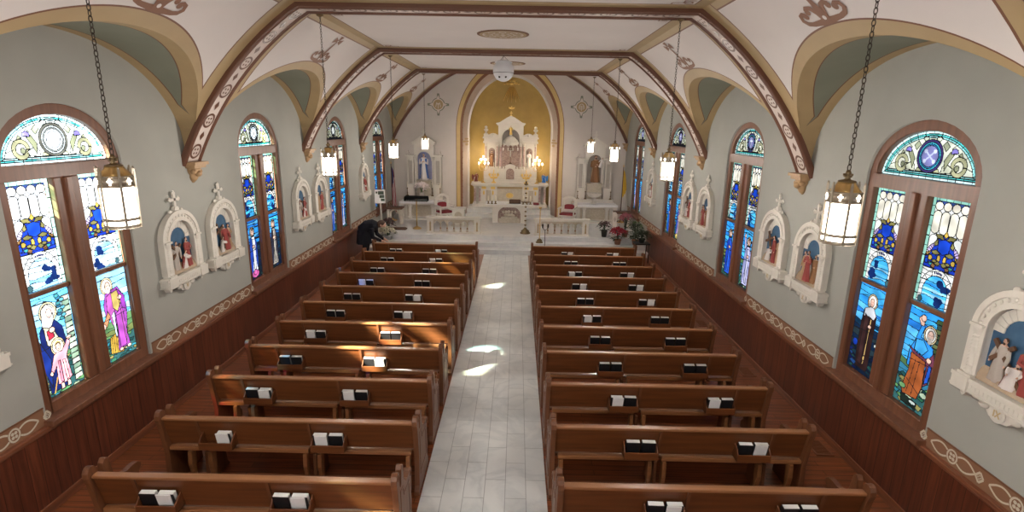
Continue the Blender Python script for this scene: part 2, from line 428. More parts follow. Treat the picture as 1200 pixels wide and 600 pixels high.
for s in (-1, 1):             # impost mouldings
    bb = MB()
    for z, d, h in ((3.12, .035, .09), (3.24, .06, .07), (3.34, .04, .06)):
        bb.add([(s*(AR-d), YF+.16, z), (s*(AR-d), YF+.16, z+h), (s*(R2-d+.02), Y2-.02, z+h), (s*(R2-d+.02), Y2-.02, z), (s*(AR+.05), YF+.16, z), (s*(AR+.05), YF+.16, z+h), (s*(R2+.05), Y2-.02, z+h), (s*(R2+.05), Y2-.02, z)],
               [(0, 1, 2, 3), (4, 5, 6, 7), (0, 1, 5, 4), (1, 2, 6, 5), (2, 3, 7, 6), (3, 0, 4, 7)])
    bb.build('impost_moulding', 'gold', ap)
b = MB(); RA, YA_, DA = 1.72, 21.2, 1.15
G = [[(RA*math.sin(-PI/2+PI*j/40), YA_+DA*math.cos(-PI/2+PI*j/40), z) for j in range(41)] for z in (.45, 1.5, 2.6, AZ)]
for i in range(1, 13):
    a = PI/2*i/12; c = max(math.cos(a), .01)
    G.append([(RA*c*math.sin(-PI/2+PI*j/40), YA_+DA*c*math.cos(-PI/2+PI*j/40), AZ+KZ*RA*math.sin(a)) for j in range(41)])
b.rings(G, 0, False, False, True)
apse = st(b.build('wall_apse', 'apse'))
def apy(x, z):                # depth of the apse surface
    if z <= AZ: q = 1-(x/RA)**2
    else: q = 1-(x/RA)**2-((z-AZ)/RA/KZ)**2
    return YA_+DA*math.sqrt(max(.02, q))
# gilt sunburst and dove relief on the apse
b = MB()
for k in range(-4, 5):
    a = k*.075; L = (.62 if k % 2 == 0 else .46)-abs(k)*.02
    x0, z0 = .02+.05*k*.55, 5.40-.012*abs(k); x1, z1 = x0+L*math.sin(a)*1.4, z0-L*math.cos(a)
    for t0, t1, w0, w1 in ((0, .5, .008, .017), (.5, 1, .017, .004)):
        P0 = (x0+(x1-x0)*t0, z0+(z1-z0)*t0); P1 = (x0+(x1-x0)*t1, z0+(z1-z0)*t1)
        q = lambda p, w, d: (p[0]+w, apy(p[0], p[1])-d-.02, p[1])
        b.add([q(P0, -w0, .02), q(P0, w0, .02), q(P1, w1, .02), q(P1, -w1, .02), q(P0, 0, .045), q(P1, 0, .045)], [(0, 3, 5, 4), (1, 4, 5, 2), (0, 4, 1), (3, 2, 5)])
for px, pz, r in ((.02, 5.48, .10), (-.14, 5.50, .085), (.18, 5.50, .085), (-.05, 5.58, .08), (.1, 5.58, .08), (-.26, 5.47, .05), (.30, 5.47, .05)):
    b.sph((px, apy(px, pz)-.12, pz), (r, .035, r*.55), 0, 10, 6)
o = b.build('sunburst_relief', 'goldleaf'); tag(o, 'gilded cloud and downward rays on the gold apse wall', 'wall relief')
b = MB()
b.sph((.03, apy(.03, 4.58)-.03, 4.58), (.035, .03, .06), 0, 10, 6)
for s in (-1, 1): b.prism([(.03, 4.60), (.03+s*.13, 4.63), (.03+s*.11, 4.56), (.03+s*.03, 4.54)], 'y', apy(.03, 4.58)-.03, apy(.03, 4.58)-.01)
b.sph((.03, apy(.03, 4.65)-.035, 4.645), .022, 0, 8, 6)
o = b.build('dove_relief', 'goldleaf'); tag(o, 'small gilded dove below the rays on the gold apse wall', 'wall relief')

# wainscot, painted border and cap on each side
def border_motif(b, x, yc, sgn, mi):
    """loop - roundel - loop painted on the border, a lozenge between motifs"""
    def rib(pts, w):
        for i in range(len(pts)-1):
            (y0, z0), (y1, z1) = pts[i], pts[i+1]; L = math.hypot(y1-y0, z1-z0) or 1; n = (-(z1-z0)/L*w, (y1-y0)/L*w)
            b.add([(x, y0+n[0], z0+n[1]), (x, y1+n[0], z1+n[1]), (x, y1-n[0], z1-n[1]), (x, y0-n[0], z0-n[1])], [(0, 1, 2, 3)], mi)
    zc = .985
    for s in (-1, 1):
        for t in (-1, 1):
            rib([(yc+s*(.06+.20*i/8), zc+t*.062*math.sin(PI*(.18+.82*i/8))) for i in range(9)], .009)
    rib([(yc+.055*math.cos(a*PI/10), zc+.062*math.sin(a*PI/10)) for a in range(21)], .009)
    for k in range(4):
        a = PI/4+k*PI/2; b.add([(x, yc+.024*math.cos(a)+.017*math.cos(q*PI/4), zc+.027*math.sin(a)+.017*math.sin(q*PI/4)) for q in range(8)], [tuple(range(8))], mi)
    yl = yc+.36
    rib([(yl-.042, zc), (yl, zc+.05), (yl+.042, zc), (yl, zc-.05), (yl-.042, zc)], .010)
    for dy, dz in ((-.014, 0), (.014, 0), (0, .016), (0, -.016)):
        b.add([(x, yl+dy-.009, zc+dz), (x, yl+dy, zc+dz+.01), (x, yl+dy+.009, zc+dz), (x, yl+dy, zc+dz-.01)], [(0, 1, 2, 3)], mi)
for sgn, nm in ((-1, 'left'), (1, 'right')):
    b = MB(); X = lambda d: sgn*(HW-d)
    b.box(min(X(-.05), X(.03)), YB, 0, max(X(-.05), X(.03)), 16.4, .855)
    w = st(b.build('wainscot_'+nm, 'wains'))
    b = MB(); b.box(min(X(-.05), X(.055)), YB, .855, max(X(-.05), X(.055)), 16.4, .895); b.box(min(X(0), X(.045)), YB, .83, max(X(0), X(.045)), 16.4, .856)
    b.build('wainscot_cap', 'wainscap', w, bev=.008)
    b = MB(); b.box(min(X(-.02), X(.05)), YB, 0, max(X(-.02), X(.05)), 16.05, .10)
    st(b.build('baseboard_'+nm, 'wainscap', bev=.006))
    b = MB(); segs = []
    y = YB
    for c in WIN:
        segs.append((y, c-WA-.03)); y = c+WA+.03
    segs.append((y, YF-.02))
    for y0, y1 in segs:
        b.box(min(X(-.01), X(.006)), y0, .895, max(X(-.01), X(.006)), y1, 1.075, 0)
        b.box(min(X(-.01), X(.012)), y0, 1.075, max(X(-.01), X(.012)), y1, 1.087, 2)
        n = max(1, round((y1-y0)/.72)); st_ = (y1-y0)/n
        for i in range(n): border_motif(b, X(.009), y0+st_*(i+.5), sgn, 1)
    st(b.build('trim_1' if sgn < 0 else 'trim_2', ['borderbrown', 'bordercream', 'goldline'], recalc=False))

# ---------------------------------------------------------------- ceiling
def ribbon(b, pts, w, mapper, mi, off=.006, close=False):
    """painted stroke: pts in (s,t), w half widths"""
    n = len(pts)
    if not hasattr(w, '__len__'): w = [w]*n
    L = []; Rr = []
    for i in range(n):
        p, q = pts[max(0, i-1)], pts[min(n-1, i+1)]
        dx, dy = q[0]-p[0], q[1]-p[1]; l = math.hypot(dx, dy) or 1
        nx, ny = -dy/l*w[i], dx/l*w[i]
        L.append(mapper(pts[i][0]+nx, pts[i][1]+ny, off)); Rr.append(mapper(pts[i][0]-nx, pts[i][1]-ny, off))
    b.rings([L, Rr], mi, False, False, False)
def spiral(cx, cy, r0, r1, a0, a1, n=16): return [(cx+(r0+(r1-r0)*i/n)*math.cos(a0+(a1-a0)*i/n), cy+(r0+(r1-r0)*i/n)*math.sin(a0+(a1-a0)*i/n)) for i in range(n+1)]
def disc(b, cx, cy, r, mapper, mi, off=.006, n=14): b.add([mapper(cx+r*math.cos(2*PI*i/n), cy+r*math.sin(2*PI*i/n), off) for i in range(n)], [tuple(range(n))], mi)
def flourish(b, mapper, mi, mi2):
    # base leaves, two scrolls and a cross standing on a stem; (s,t) in metres, t upwards
    for s in (-1, 1):
        k = 1.0 if s > 0 else 1.0
        ribbon(b, [(s*.01, .035), (s*.10, .035), (s*.20, .04), (s*.27, .06), (s*.305, .105), (s*.29, .155), (s*.245, .17), (s*.215, .145)], [.04, .032, .026, .025, .025, .025, .026, .03], mapper, mi)
        disc(b, s*.22, .138, .036, mapper, mi, .0065)
        ribbon(b, [(s*.015, .06), (s*.045, .14), (s*.085, .20), (s*.135, .215), (s*.165, .185)], [.04, .034, .028, .026, .026], mapper, mi, .0065)
        disc(b, s*.155, .172, .034, mapper, mi, .007)
    ribbon(b, [(0, .0), (0, .12), (0, .24), (0, .40)], [.06, .05, .030, .024], mapper, mi, .0075)
    disc(b, 0, .075, .024, mapper, mi2, .010)
    ribbon(b, [(0, .38), (0, .46), (0, .50), (0, .58)], [.022, .022, .026, .060], mapper, mi, .0075)
    ribbon(b, [(-.15, .475), (-.09, .475), (-.03, .475), (.03, .475), (.09, .475), (.15, .475)], [.062, .04, .024, .024, .04, .062], mapper, mi, .008)
    disc(b, 0, .475, .020, mapper, mi2, .010)

def build_cove(sgn):
    b = MB()
    GO, LN, WH, GR, ST = 0, 1, 2, 3, 4
    mir = lambda p: (sgn*p[0], p[1], p[2])
    for k in range(5):
        y0, y1 = RIBS[k], RIBS[k+1]; yc = (y0+y1)/2; hb = BAY/2
        last = k == 4
        base = [-hb, -2.1, -1.95, -1.70, -1.675]+[-1.65+3.3*i/40 for i in range(41)]+[1.675, 1.70, 1.95, 2.1, hb]
        cols = sorted(set(base))
        top = PI/2 if last else PHN
        def rows(dy):
            zg = lun(dy); zo = max(lun(dy, 2.13, 1.63, 2.05), zg)
            pg, po = phi(zg), phi(zo)
            pl = po+.022/CR if abs(dy) < 1.70 else po
            if not last: r = [pg, po, pl]+[pl+(top-.105/CR*1-.022/CR-pl)*i/8 for i in range(1, 9)]+[top-.105/CR, top]
            else: r = [pg, po, pl]+[pl+(top-pl)*i/10 for i in range(1, 11)]
            return r
        for c0, c1 in zip(cols[:-1], cols[1:]):
            r0, r1 = rows(c0), rows(c1); m = (c0+c1)/2
            for i in range(len(r0)-1):
                v = [mir(cpt(yc+c0, r0[i])), mir(cpt(yc+c1, r1[i])), mir(cpt(yc+c1, r1[i+1])), mir(cpt(yc+c0, r0[i+1]))]
                if abs(m) > 1.70: mi = GO
                elif i == 0: mi = GO
                elif i == 1: mi = LN
                elif abs(m) > 1.675: mi = LN
                elif not last and i == len(r0)-2: mi = GO
                elif not last and i == len(r0)-3: mi = LN
                else: mi = WH
                b.add(v, [(0, 1, 2, 3)], mi, True)
        # soffit of the window lunette, from the wall to the groin
        def srows(dy):
            zg = lun(dy); xg = CX_+CR*math.cos(phi(zg)); w = HW+.02; L = w-xg
            m1 = .13+.10*abs(dy)/2.1
            if L > .40 and zg > 3.85: return zg, [w, w-.15, w-.165, xg+m1+.014, xg+m1, xg]
            t = w-.15-(w-.15-xg)*.5 if L > .2 else (w+xg)/2
            return zg, [w, t, t, t, t, xg]
        sc = [-2.1, -2.0, -1.9, -1.8]+[-1.74+3.48*i/60 for i in range(61)]+[1.8, 1.9, 2.0, 2.1]
        for c0, c1 in zip(sc[:-1], sc[1:]):
            z0, a0 = srows(c0); z1, a1 = srows(c1)
            for i, mi in enumerate((GO, LN, GR, LN, GO)):
                b.add([mir((a0[i], yc+c0, z0)), mir((a1[i], yc+c1, z1)), mir((a1[i+1], yc+c1, z1)), mir((a0[i+1], yc+c0, z0))], [(0, 1, 2, 3)], mi, True)
        pb_ = phi(lun(0, 2.13, 1.63, 2.05))
        def mp(s, t, off): return mir(cpt(yc+s*1.15, pb_+(t*1.15+.02)/CR, off))
        flourish(b, mp, ST, WH)
    return st(b.build('ceiling_cove_left' if sgn < 0 else 'ceiling_cove_right', ['gold', 'goldline', 'ceil', 'green', 'stencil'], recalc=False))
build_cove(-1); build_cove(1)

b = MB(); ZC = 5.446
for k in range(-1, 4):
    y0, y1 = (RIBS[k], RIBS[k+1]) if k >= 0 else (YB, RIBS[0])
    xs = [(-NX, -NX+.17, 0), (-NX+.17, -NX+.19, 1), (-NX+.19, NX-.19, 2), (NX-.19, NX-.17, 1), (NX-.17, NX, 0)]
    ysr = [(y0, y0+.42, 0), (y0+.42, y0+.44, 1), (y0+.44, y1-.44, 2), (y1-.44, y1-.42, 1), (y1-.42, y1, 0)] if k >= 0 else [(y0, y1, 2)]
    for xa, xb, mx_ in xs:
        for ya, yb, my in ysr:
            mi = 0 if 0 in (mx_, my) else (1 if 1 in (mx_, my) else 2)
            b.add([(xa, ya, ZC), (xb, ya, ZC), (xb, yb, ZC), (xa, yb, ZC)], [(0, 1, 2, 3)], mi)
    if k < 0: continue
    fl = lambda s, t, off: (s, t, ZC-off)
    for sx in (-1, 1):          # stepped corner brackets of the painted panel
        for cy, sy in ((y0+.44, 1), (y1-.44, -1)):
            cx = sx*(NX-.19)
            P = [(cx-sx*.30, cy+sy*.035), (cx-sx*.30, cy+sy*.10), (cx-sx*.17, cy+sy*.10), (cx-sx*.17, cy+sy*.22), (cx-sx*.035, cy+sy*.22)]
            ribbon(b, P, .012, fl, 3)
            ribbon(b, spiral(cx-sx*.10, cy+sy*.11, .05, .05, 0, 2*PI, 12), .012, fl, 3)
# the flat ceiling ends at the last rib: an upstand closes it towards the higher sanctuary barrel
b.add([(-NX, RIBS[4]+.02, ZC)]+[(s, RIBS[4]+.02, CZ_+math.sqrt(CR**2-(abs(s)-CX_)**2)) for s in [-NX+2*NX*i/20 for i in range(21)]]+[(NX, RIBS[4]+.02, ZC)], [tuple(range(23))], 2)
# vault closing over the rear (behind the viewer) and outer gap strips
for sgn in (-1, 1):
    for i in range(8):
        p0, p1 = .4+(PHN-.4)*i/8, .4+(PHN-.4)*(i+1)/8
        q = lambda p, y: (sgn*cpt(y, p)[0], y, cpt(y, p)[2])
        b.add([q(p0, YB), q(p0, RIBS[0]), q(p1, RIBS[0]), q(p1, YB)], [(0, 1, 2, 3)], 2)
st(b.build('ceiling', ['gold', 'goldline', 'ceil', 'stencil'], recalc=False))
# ceiling roundels
b = MB()
def roundel(y, nm):
    b = MB(); fl = lambda s, t, off: (s, y+t, ZC-off)
    R = .43
    disc(b, 0, 0, R, fl, 1, .010, 40); disc(b, 0, 0, R*.95, fl, 0, .013, 40)
    ribbon(b, spiral(0, 0, R*.80, R*.80, 0, 2*PI, 40), .012, fl, 2, .016)
    ribbon(b, spiral(0, 0, R*.45, R*.45, 0, 2*PI, 32), .010, fl, 2, .016)
    for k in range(8):
        a = k*PI/4; ribbon(b, spiral(R*.62*math.cos(a), R*.62*math.sin(a), R*.13, R*.13, 0, 2*PI, 14), .010, fl, 2, .017)
        disc(b, R*.28*math.cos(a), R*.28*math.sin(a), .03, fl, 2, .017)
    disc(b, 0, 0, .05, fl, 2, .018)
    R_ = [[(r*math.cos(2*PI*j/40), y+r*math.sin(2*PI*j/40), ZC+.005-d) for j in range(40)] for r, d in ((R+.02, 0), (R+.02, .014), (R-.0, .016), (R-.01, 0))]
    b.rings(R_, 1, True, False)
    return b.build('ceiling_roundel', ['gold', 'goldline', 'cream'], recalc=False)
tag(roundel(9.82, ''), 'gold painted ceiling roundel between the first and second ribs, nearer one', 'ceiling roundel', 'painted ceiling roundels')
tag(roundel(14.3, ''), 'gold painted ceiling roundel farther on, partly behind the hanging globe', 'ceiling roundel', 'painted ceiling roundels')

# ribs: moulded band with a painted stripe of roundels and lozenges
def rib(k, name):
    y = RIBS[k]; b = MB(); path = []
    P0 = .415
    for sgn in (1, -1):
        side = [(sgn, PHN-(PHN-P0)*i/18 if sgn < 0 else P0+(PHN-P0)*i/18) for i in range(19)]
        path += side
    sec = [(-.20, -.01), (-.20, .05), (-.19, .072), (-.17, .08), (-.15, .072), (-.14, .05), (.14, .05), (.15, .072), (.17, .08), (.19, .072), (.20, .05), (.20, -.01)]
    if k == 5: sec = [(-.16, -.01), (-.16, .05), (-.14, .08), (-.05, .085), (.01, .06), (.01, -.01)]
    def frame(sg, ph, off): p = cpt(0, ph, off); return (sg*p[0], p[2])
    last = k == 5
    R = []
    if last:
        for sgn in (1, -1):
            for i in range(31):
                ph = P0+(PI/2-P0)*i/30 if sgn > 0 else PI/2-(PI/2-P0)*i/30
                R.append([(frame(sgn, ph, d)[0], y+s, frame(sgn, ph, d)[1]) for s, d in sec])
    else:
        for sgn in (1, -1):
            for i in range(19):
                ph = P0+(PHN-P0)*i/18 if sgn > 0 else PHN-(PHN-P0)*i/18
                ring = []
                for s, d in sec:
                    x, z = frame(sgn, ph, d)
                    if (i == 18 and sgn > 0) or (i == 0 and sgn < 0): z = ZC-d; x = sgn*(NX-d*.55)
                    ring.append((x, y+s, z))
                R.append(ring)
    n = len(sec)
    for i in range(len(R)-1):
        for j in range(n-1):
            mi = 1 if (not last and j == 5) else 0
            b.add([R[i][j], R[i+1][j], R[i+1][j+1], R[i][j+1]], [(0, 1, 2, 3)], mi, True)
    if not last:
        for sgn in (1, -1):
            Ltot = (PHN-P0)*CR
            def mp(s, t, off): p = cpt(0, P0+t/CR, .05+off); return (sgn*p[0], y+s, p[2])
            nm = 6
            for q in range(nm):
                t = .22+(Ltot-.34)*q/(nm-1)
                ribbon(b, spiral(0, t, .104, .104, 0, 2*PI, 24), .016, mp, 0, .004)
                for a in range(4): disc(b, .044*math.cos(PI/4+a*PI/2), t+.044*math.sin(PI/4+a*PI/2), .019, mp, 0, .004, 8)
                if q < nm-1:
                    tm = t+(Ltot-.34)/(nm-1)/2
                    b.add([mp(0, tm-.075, .004), mp(.05, tm, .004), mp(0, tm+.075, .004), mp(-.05, tm, .004)], [(0, 1, 2, 3)], 0)
        fl = lambda s, t, off: (t, y+s, ZC-.05-off)
        nf = 12
        for q in range(nf):
            t = -NX+.35+(2*NX-.7)*q/(nf-1)
            ribbon(b, spiral(0, t, .104, .104, 0, 2*PI, 22), .014, fl, 0, .004)
            for a in range(4): disc(b, .03*math.cos(PI/4+a*PI/2), t+.03*math.sin(PI/4+a*PI/2), .012, fl, 0, .004, 8)
            if q < nf-1:
                tm = t+(2*NX-.7)/(nf-1)/2
                b.add([fl(0, tm-.06, .004), fl(.035, tm, .004), fl(0, tm+.06, .004), fl(-.035, tm, .004)], [(0, 1, 2, 3)], 0)
    return st(b.build(name, ['mould', 'cream'], recalc=False))
for k in range(6): rib(k, 'ceiling_rib' if k < 5 else 'ceiling_wall_rib')

# corbels under the ribs
def corbel(x, y, sgn):
    b = MB(); w = .20
    b.box(min(0, -sgn*.17), -.23, .0, max(0, -sgn*.17), .23, .045); b.box(min(0, -sgn*.14), -.19, -.045, max(0, -sgn*.14), .19, .0)
    prof = [(-.045, .13, .15), (-.10, .115, .135), (-.15, .075, .085), (-.19, .085, .095), (-.23, .06, .07), (-.27, .02, .025)]
    R = []
    for z, d, ww in prof:
        R.append([(-sgn*d*max(0, math.sin(PI*j/8))-sgn*.002, -ww*math.cos(PI*j/8), z) for j in range(9)])
    b.rings(R, 0, True, True, True)
    for s in (-1, 1): b.sph((-sgn*.07, s*.10, -.10), (.05, .05, .04), 0, 8, 6)
    b.sph((-sgn*.10, 0, -.13), (.05, .07, .05), 0, 8, 6)
    o = b.build('corbel', 'corbel', loc=(x, y, 3.285), bev=0); o.scale = (1, .74, .95)
    return o
CORD = ['nearest', 'second', 'third', 'farthest']
for sgn, side in ((-1, 'left'), (1, 'right')):
    for k in range(2, 6):
        o = corbel(sgn*(HW+.004), RIBS[k]-(.12 if k == 5 else 0), sgn)
        tag(o, f'gilt scroll corbel carrying the {CORD[k-2]} rib end on the {side} wall', 'corbel', 'corbels under the ceiling ribs')
# ---------------------------------------------------------------- stained glass
class Ras:
    """paints glass pieces on a grid of small cells; colours are pigment of the glass"""
    def __init__(s, w, h, cell, base, seed=0):
        s.w, s.h = w, h; s.nx = max(6, round(w/cell)); s.ny = max(6, round(h/cell))
        s.X, s.Y = np.meshgrid((np.arange(s.nx)+.5)*w/s.nx, (np.arange(s.ny)+.5)*h/s.ny)
        s.C = np.zeros((s.ny, s.nx, 3)); s.C[:] = base; s.cell = cell; s.r = random.Random(seed)
        s.ph = [s.r.uniform(0, 6) for _ in range(6)]
    def var(s, mask, col, v=.18):
        k = s.r.uniform(1-v, 1+v); a = s.ph
        n = 1+.16*np.sin(s.X*23+a[0]+3*np.sin(s.Y*9+a[1]))+.10*np.sin(s.Y*41+a[2]+2*np.sin(s.X*17))
        s.C[mask] = (np.array(col)*k*n[..., None])[mask]
    def inside(s, P):
        m = np.zeros(s.X.shape, bool); n = len(P)
        for i in range(n):
            x0, y0 = P[i]; x1, y1 = P[(i+1) % n]
            if y0 == y1: continue
            c = ((y0 > s.Y) != (y1 > s.Y)) & (s.X < (x1-x0)*(s.Y-y0)/(y1-y0)+x0)
            m ^= c
        return m
    def line(s, P, w=.006, col=(.012, .012, .014), closed=False):
        P = list(P)+([P[0]] if closed else [])
        w = max(w*.75, s.cell*.60)
        for (x0, y0), (x1, y1) in zip(P[:-1], P[1:]):
            dx, dy = x1-x0, y1-y0; L = dx*dx+dy*dy or 1e-9
            t = np.clip(((s.X-x0)*dx+(s.Y-y0)*dy)/L, 0, 1)
            s.C[(s.X-x0-t*dx)**2+(s.Y-y0-t*dy)**2 < w*w] = col
    def poly(s, P, col, lead=True, v=.18, w=.006):
        s.var(s.inside(P), col, v)
        if lead: s.line(P, w, closed=True)
    def ell(s, cx, cy, rx, ry, col, lead=True, v=.12, a0=0, a1=2*PI):
        P = [(cx+rx*math.cos(a0+(a1-a0)*i/28), cy+ry*math.sin(a0+(a1-a0)*i/28)) for i in range(29)]
        s.poly(P, col, lead, v)
    def ringp(s, cx, cy, r0, r1, col, a0=0, a1=2*PI, ky=1., n=24):
        P = [(cx+r1*math.cos(a0+(a1-a0)*i/n), cy+ky*r1*math.sin(a0+(a1-a0)*i/n)) for i in range(n+1)]+[(cx+r0*math.cos(a1+(a0-a1)*i/n), cy+ky*r0*math.sin(a1+(a0-a1)*i/n)) for i in range(n+1)]
        s.poly(P, col)
    def mesh(s, name, mat, parent, mapper, mask=None):
        gx = np.linspace(0, s.w, s.nx+1); gy = np.linspace(0, s.h, s.ny+1)
        vs = [mapper(x, y) for y in gy for x in gx]
        fs = []; cols = []
        for j in range(s.ny):
            for i in range(s.nx):
                if mask is not None and not mask[j, i]: continue
                a = j*(s.nx+1)+i; fs.append((a, a+1, a+s.nx+2, a+s.nx+1)); cols.append(s.C[j, i])
        me = D.meshes.new(name); me.from_pydata(vs, [], fs); me.materials.append(M[mat])
        ca = me.color_attributes.new('glass', 'FLOAT_COLOR', 'CORNER')
        arr = np.ones((len(fs), 4, 4)); cyy = np.array([vs[f[0]][2] for f in fs]); arr[:, :, 3] = np.where(cyy > 2.93, 1.0, .10)[:, None]; arr[:, :, :3] = np.clip(np.array(cols), 0, 1)[:, None, :]  # sun transmission cut by height to shape the sun patches
        ca.data.foreach_set('color', arr.ravel())
        me.update()
        o = D.objects.new(name, me); COL.objects.link(o); o.parent = parent
        return o

WHT = (.80, .82, .80); CRM = (.70, .62, .42); TEAL = (.10, .62, .60); AQ = (.35, .78, .78)
SKY = (.03, .30, .80); SKY2 = (.06, .45, .90); DEEP = (.012, .04, .42); NAVY = (.006, .012, .07)
GLD = (.62, .42, .08); OLV = (.22, .20, .07); GRN = (.04, .18, .10); DGR = (.012, .05, .05); SKN = (.80, .50, .40)
PUR = (.28, .06, .34); PINK = (.75, .30, .36); RUST = (.32, .085, .025); LAV = (.42, .40, .72); BRN = (.06, .028, .02)

def canopy(r, W, H, bright=1.):
    """upper half of a light: border, bars, blue jewelled ornament, white arch over sky"""
    bd = .045
    r.poly([(0, 0), (W, 0), (W, H), (0, H)], (.30, .62, .52), False)
    n = 22
    for i in range(n+1):
        y = H*i/n
        for x0, x1 in ((0, bd), (W-bd, W)): r.line([(x0, y), (x1, y)], .004)
    r.line([(bd, 0), (bd, H)], .005); r.line([(W-bd, 0), (W-bd, H)], .005)
    for i in range(6): r.line([(W*i/6, H-bd), (W*i/6, H)], .004)
    # background of the canopy
    r.poly([(bd, 0), (W-bd, 0), (W-bd, H-bd), (bd, H-bd)], WHT, True, .05)
    r.poly([(bd, H-.095), (W-bd, H-.095), (W-bd, H-bd), (bd, H-bd)], (.03, .06, .20))
    iw = W-2*bd; cw = iw/4
    for i in range(4):
        cx = bd+cw*(i+.5)
        P = arc(cx, H-.185, cw*.48, .04, 0, PI, 10)+arc(cx, H-.335, cw*.48, .04, PI, 2*PI, 10)
        r.poly(P, (.82, .78, .66), True, .08)
        r.ell(cx, H-.098, cw*.48, .044, (.82, .76, .64), True, .08)
    for s in (-1, 1):
        cx = W/2+s*iw*.36
        r.poly(arc(cx, H-.435, cw*.5, .05, 0, PI, 10)+[(cx-cw*.5, H-.54), (cx+cw*.5, H-.54)], WHT, True, .06)
        for k in range(5): r.poly([(cx-s*.05, H-.57), (cx-s*.05+.10*math.cos(PI/2+s*(.3-k*.35)), H-.57+.10*math.sin(PI/2+s*(.3-k*.35))), (cx-s*.05+.10*math.cos(PI/2+s*(-.05-k*.35)), H-.57+.10*math.sin(PI/2+s*(-.05-k*.35)))], (.55, .42, .75))
    # jewelled foliage: deep blue glass among gold and olive leaves
    cx = W/2; Q = lambda dx, dy: (cx+dx, H-.60+.62*dy)
    r.poly([Q(-.215, -.20), Q(.215, -.20), Q(.215, .0), Q(.14, .10), Q(.10, .30), Q(0, .36), Q(-.10, .30), Q(-.14, .10), Q(-.215, .0)], DEEP)
    r.poly([Q(-.07, .10), Q(-.08, .26), Q(0, .31), Q(.08, .26), Q(.07, .10), Q(0, .05)], (.012, .06, .55))
    r.poly([Q(-.03, .36), Q(0, .44), Q(.03, .36), Q(0, .32)], GLD)
    sd = random.Random(4)
    for s in (-1, 1):
        r.poly([Q(s*.01, .29), Q(s*.10, .30), Q(s*.13, .36), Q(s*.05, .37)], OLV); r.poly([Q(s*.09, .28), Q(s*.13, .22), Q(s*.11, .16), Q(s*.08, .20)], OLV)
        r.poly([Q(s*.03, .06), Q(s*.09, .11), Q(s*.15, .07), Q(s*.10, .02)], OLV); r.poly([Q(s*.15, .07), Q(s*.20, .04), Q(s*.21, -.03), Q(s*.17, -.01)], GLD)
        r.ell(*Q(s*.105, -.02), .045, .034, (.012, .05, .48)); r.ell(*Q(s*.145, -.035), .026, .028, GLD); r.ell(*Q(s*.038, -.02), .022, .036, GLD); r.ell(*Q(s*.085, -.075), .03, .016, OLV)
        r.poly([Q(s*.0, -.10), Q(s*.04, -.06), Q(s*.08, -.11), Q(s*.04, -.15)], OLV); r.ell(*Q(s*.125, -.13), .030, .018, (.05, .30, .32)); r.ell(*Q(s*.185, -.10), .022, .028, (.012, .07, .55)); r.ell(*Q(s*.19, .02), .02, .016, (.30, .16, .06))
        r.poly([Q(s*.06, -.14), Q(s*.10, -.11), Q(s*.12, -.18), Q(s*.07, -.19)], (.25, .12, .05))
    # white arch with sky below
    ar = iw/2; yc = H-.965
    r.poly(arc(cx, yc, ar+.0, ar*1.15, 0, PI, 24)+[(bd, 0), (W-bd, 0)], WHT, True, .05)
    for a in (PI*.22, PI*.5-.42, PI*.5+.42, PI*.78): r.line([(cx+ar*.74*math.cos(a), yc+ar*.82*math.sin(a)), (cx+ar*math.cos(a), yc+ar*1.15*math.sin(a))], .004)
    for a in (1.35, 1.45, 1.57, 1.68, 1.80): r.ell(cx+ar*.87*math.cos(a), yc+ar*.985*math.sin(a), .011, .014, (.05, .05, .12), False)
    sky = arc(cx, yc, ar*.76, ar*.84, 0, PI, 24)+[(cx-ar*.76, 0), (cx+ar*.76, 0)]
    return sky, cx, yc, ar*.76

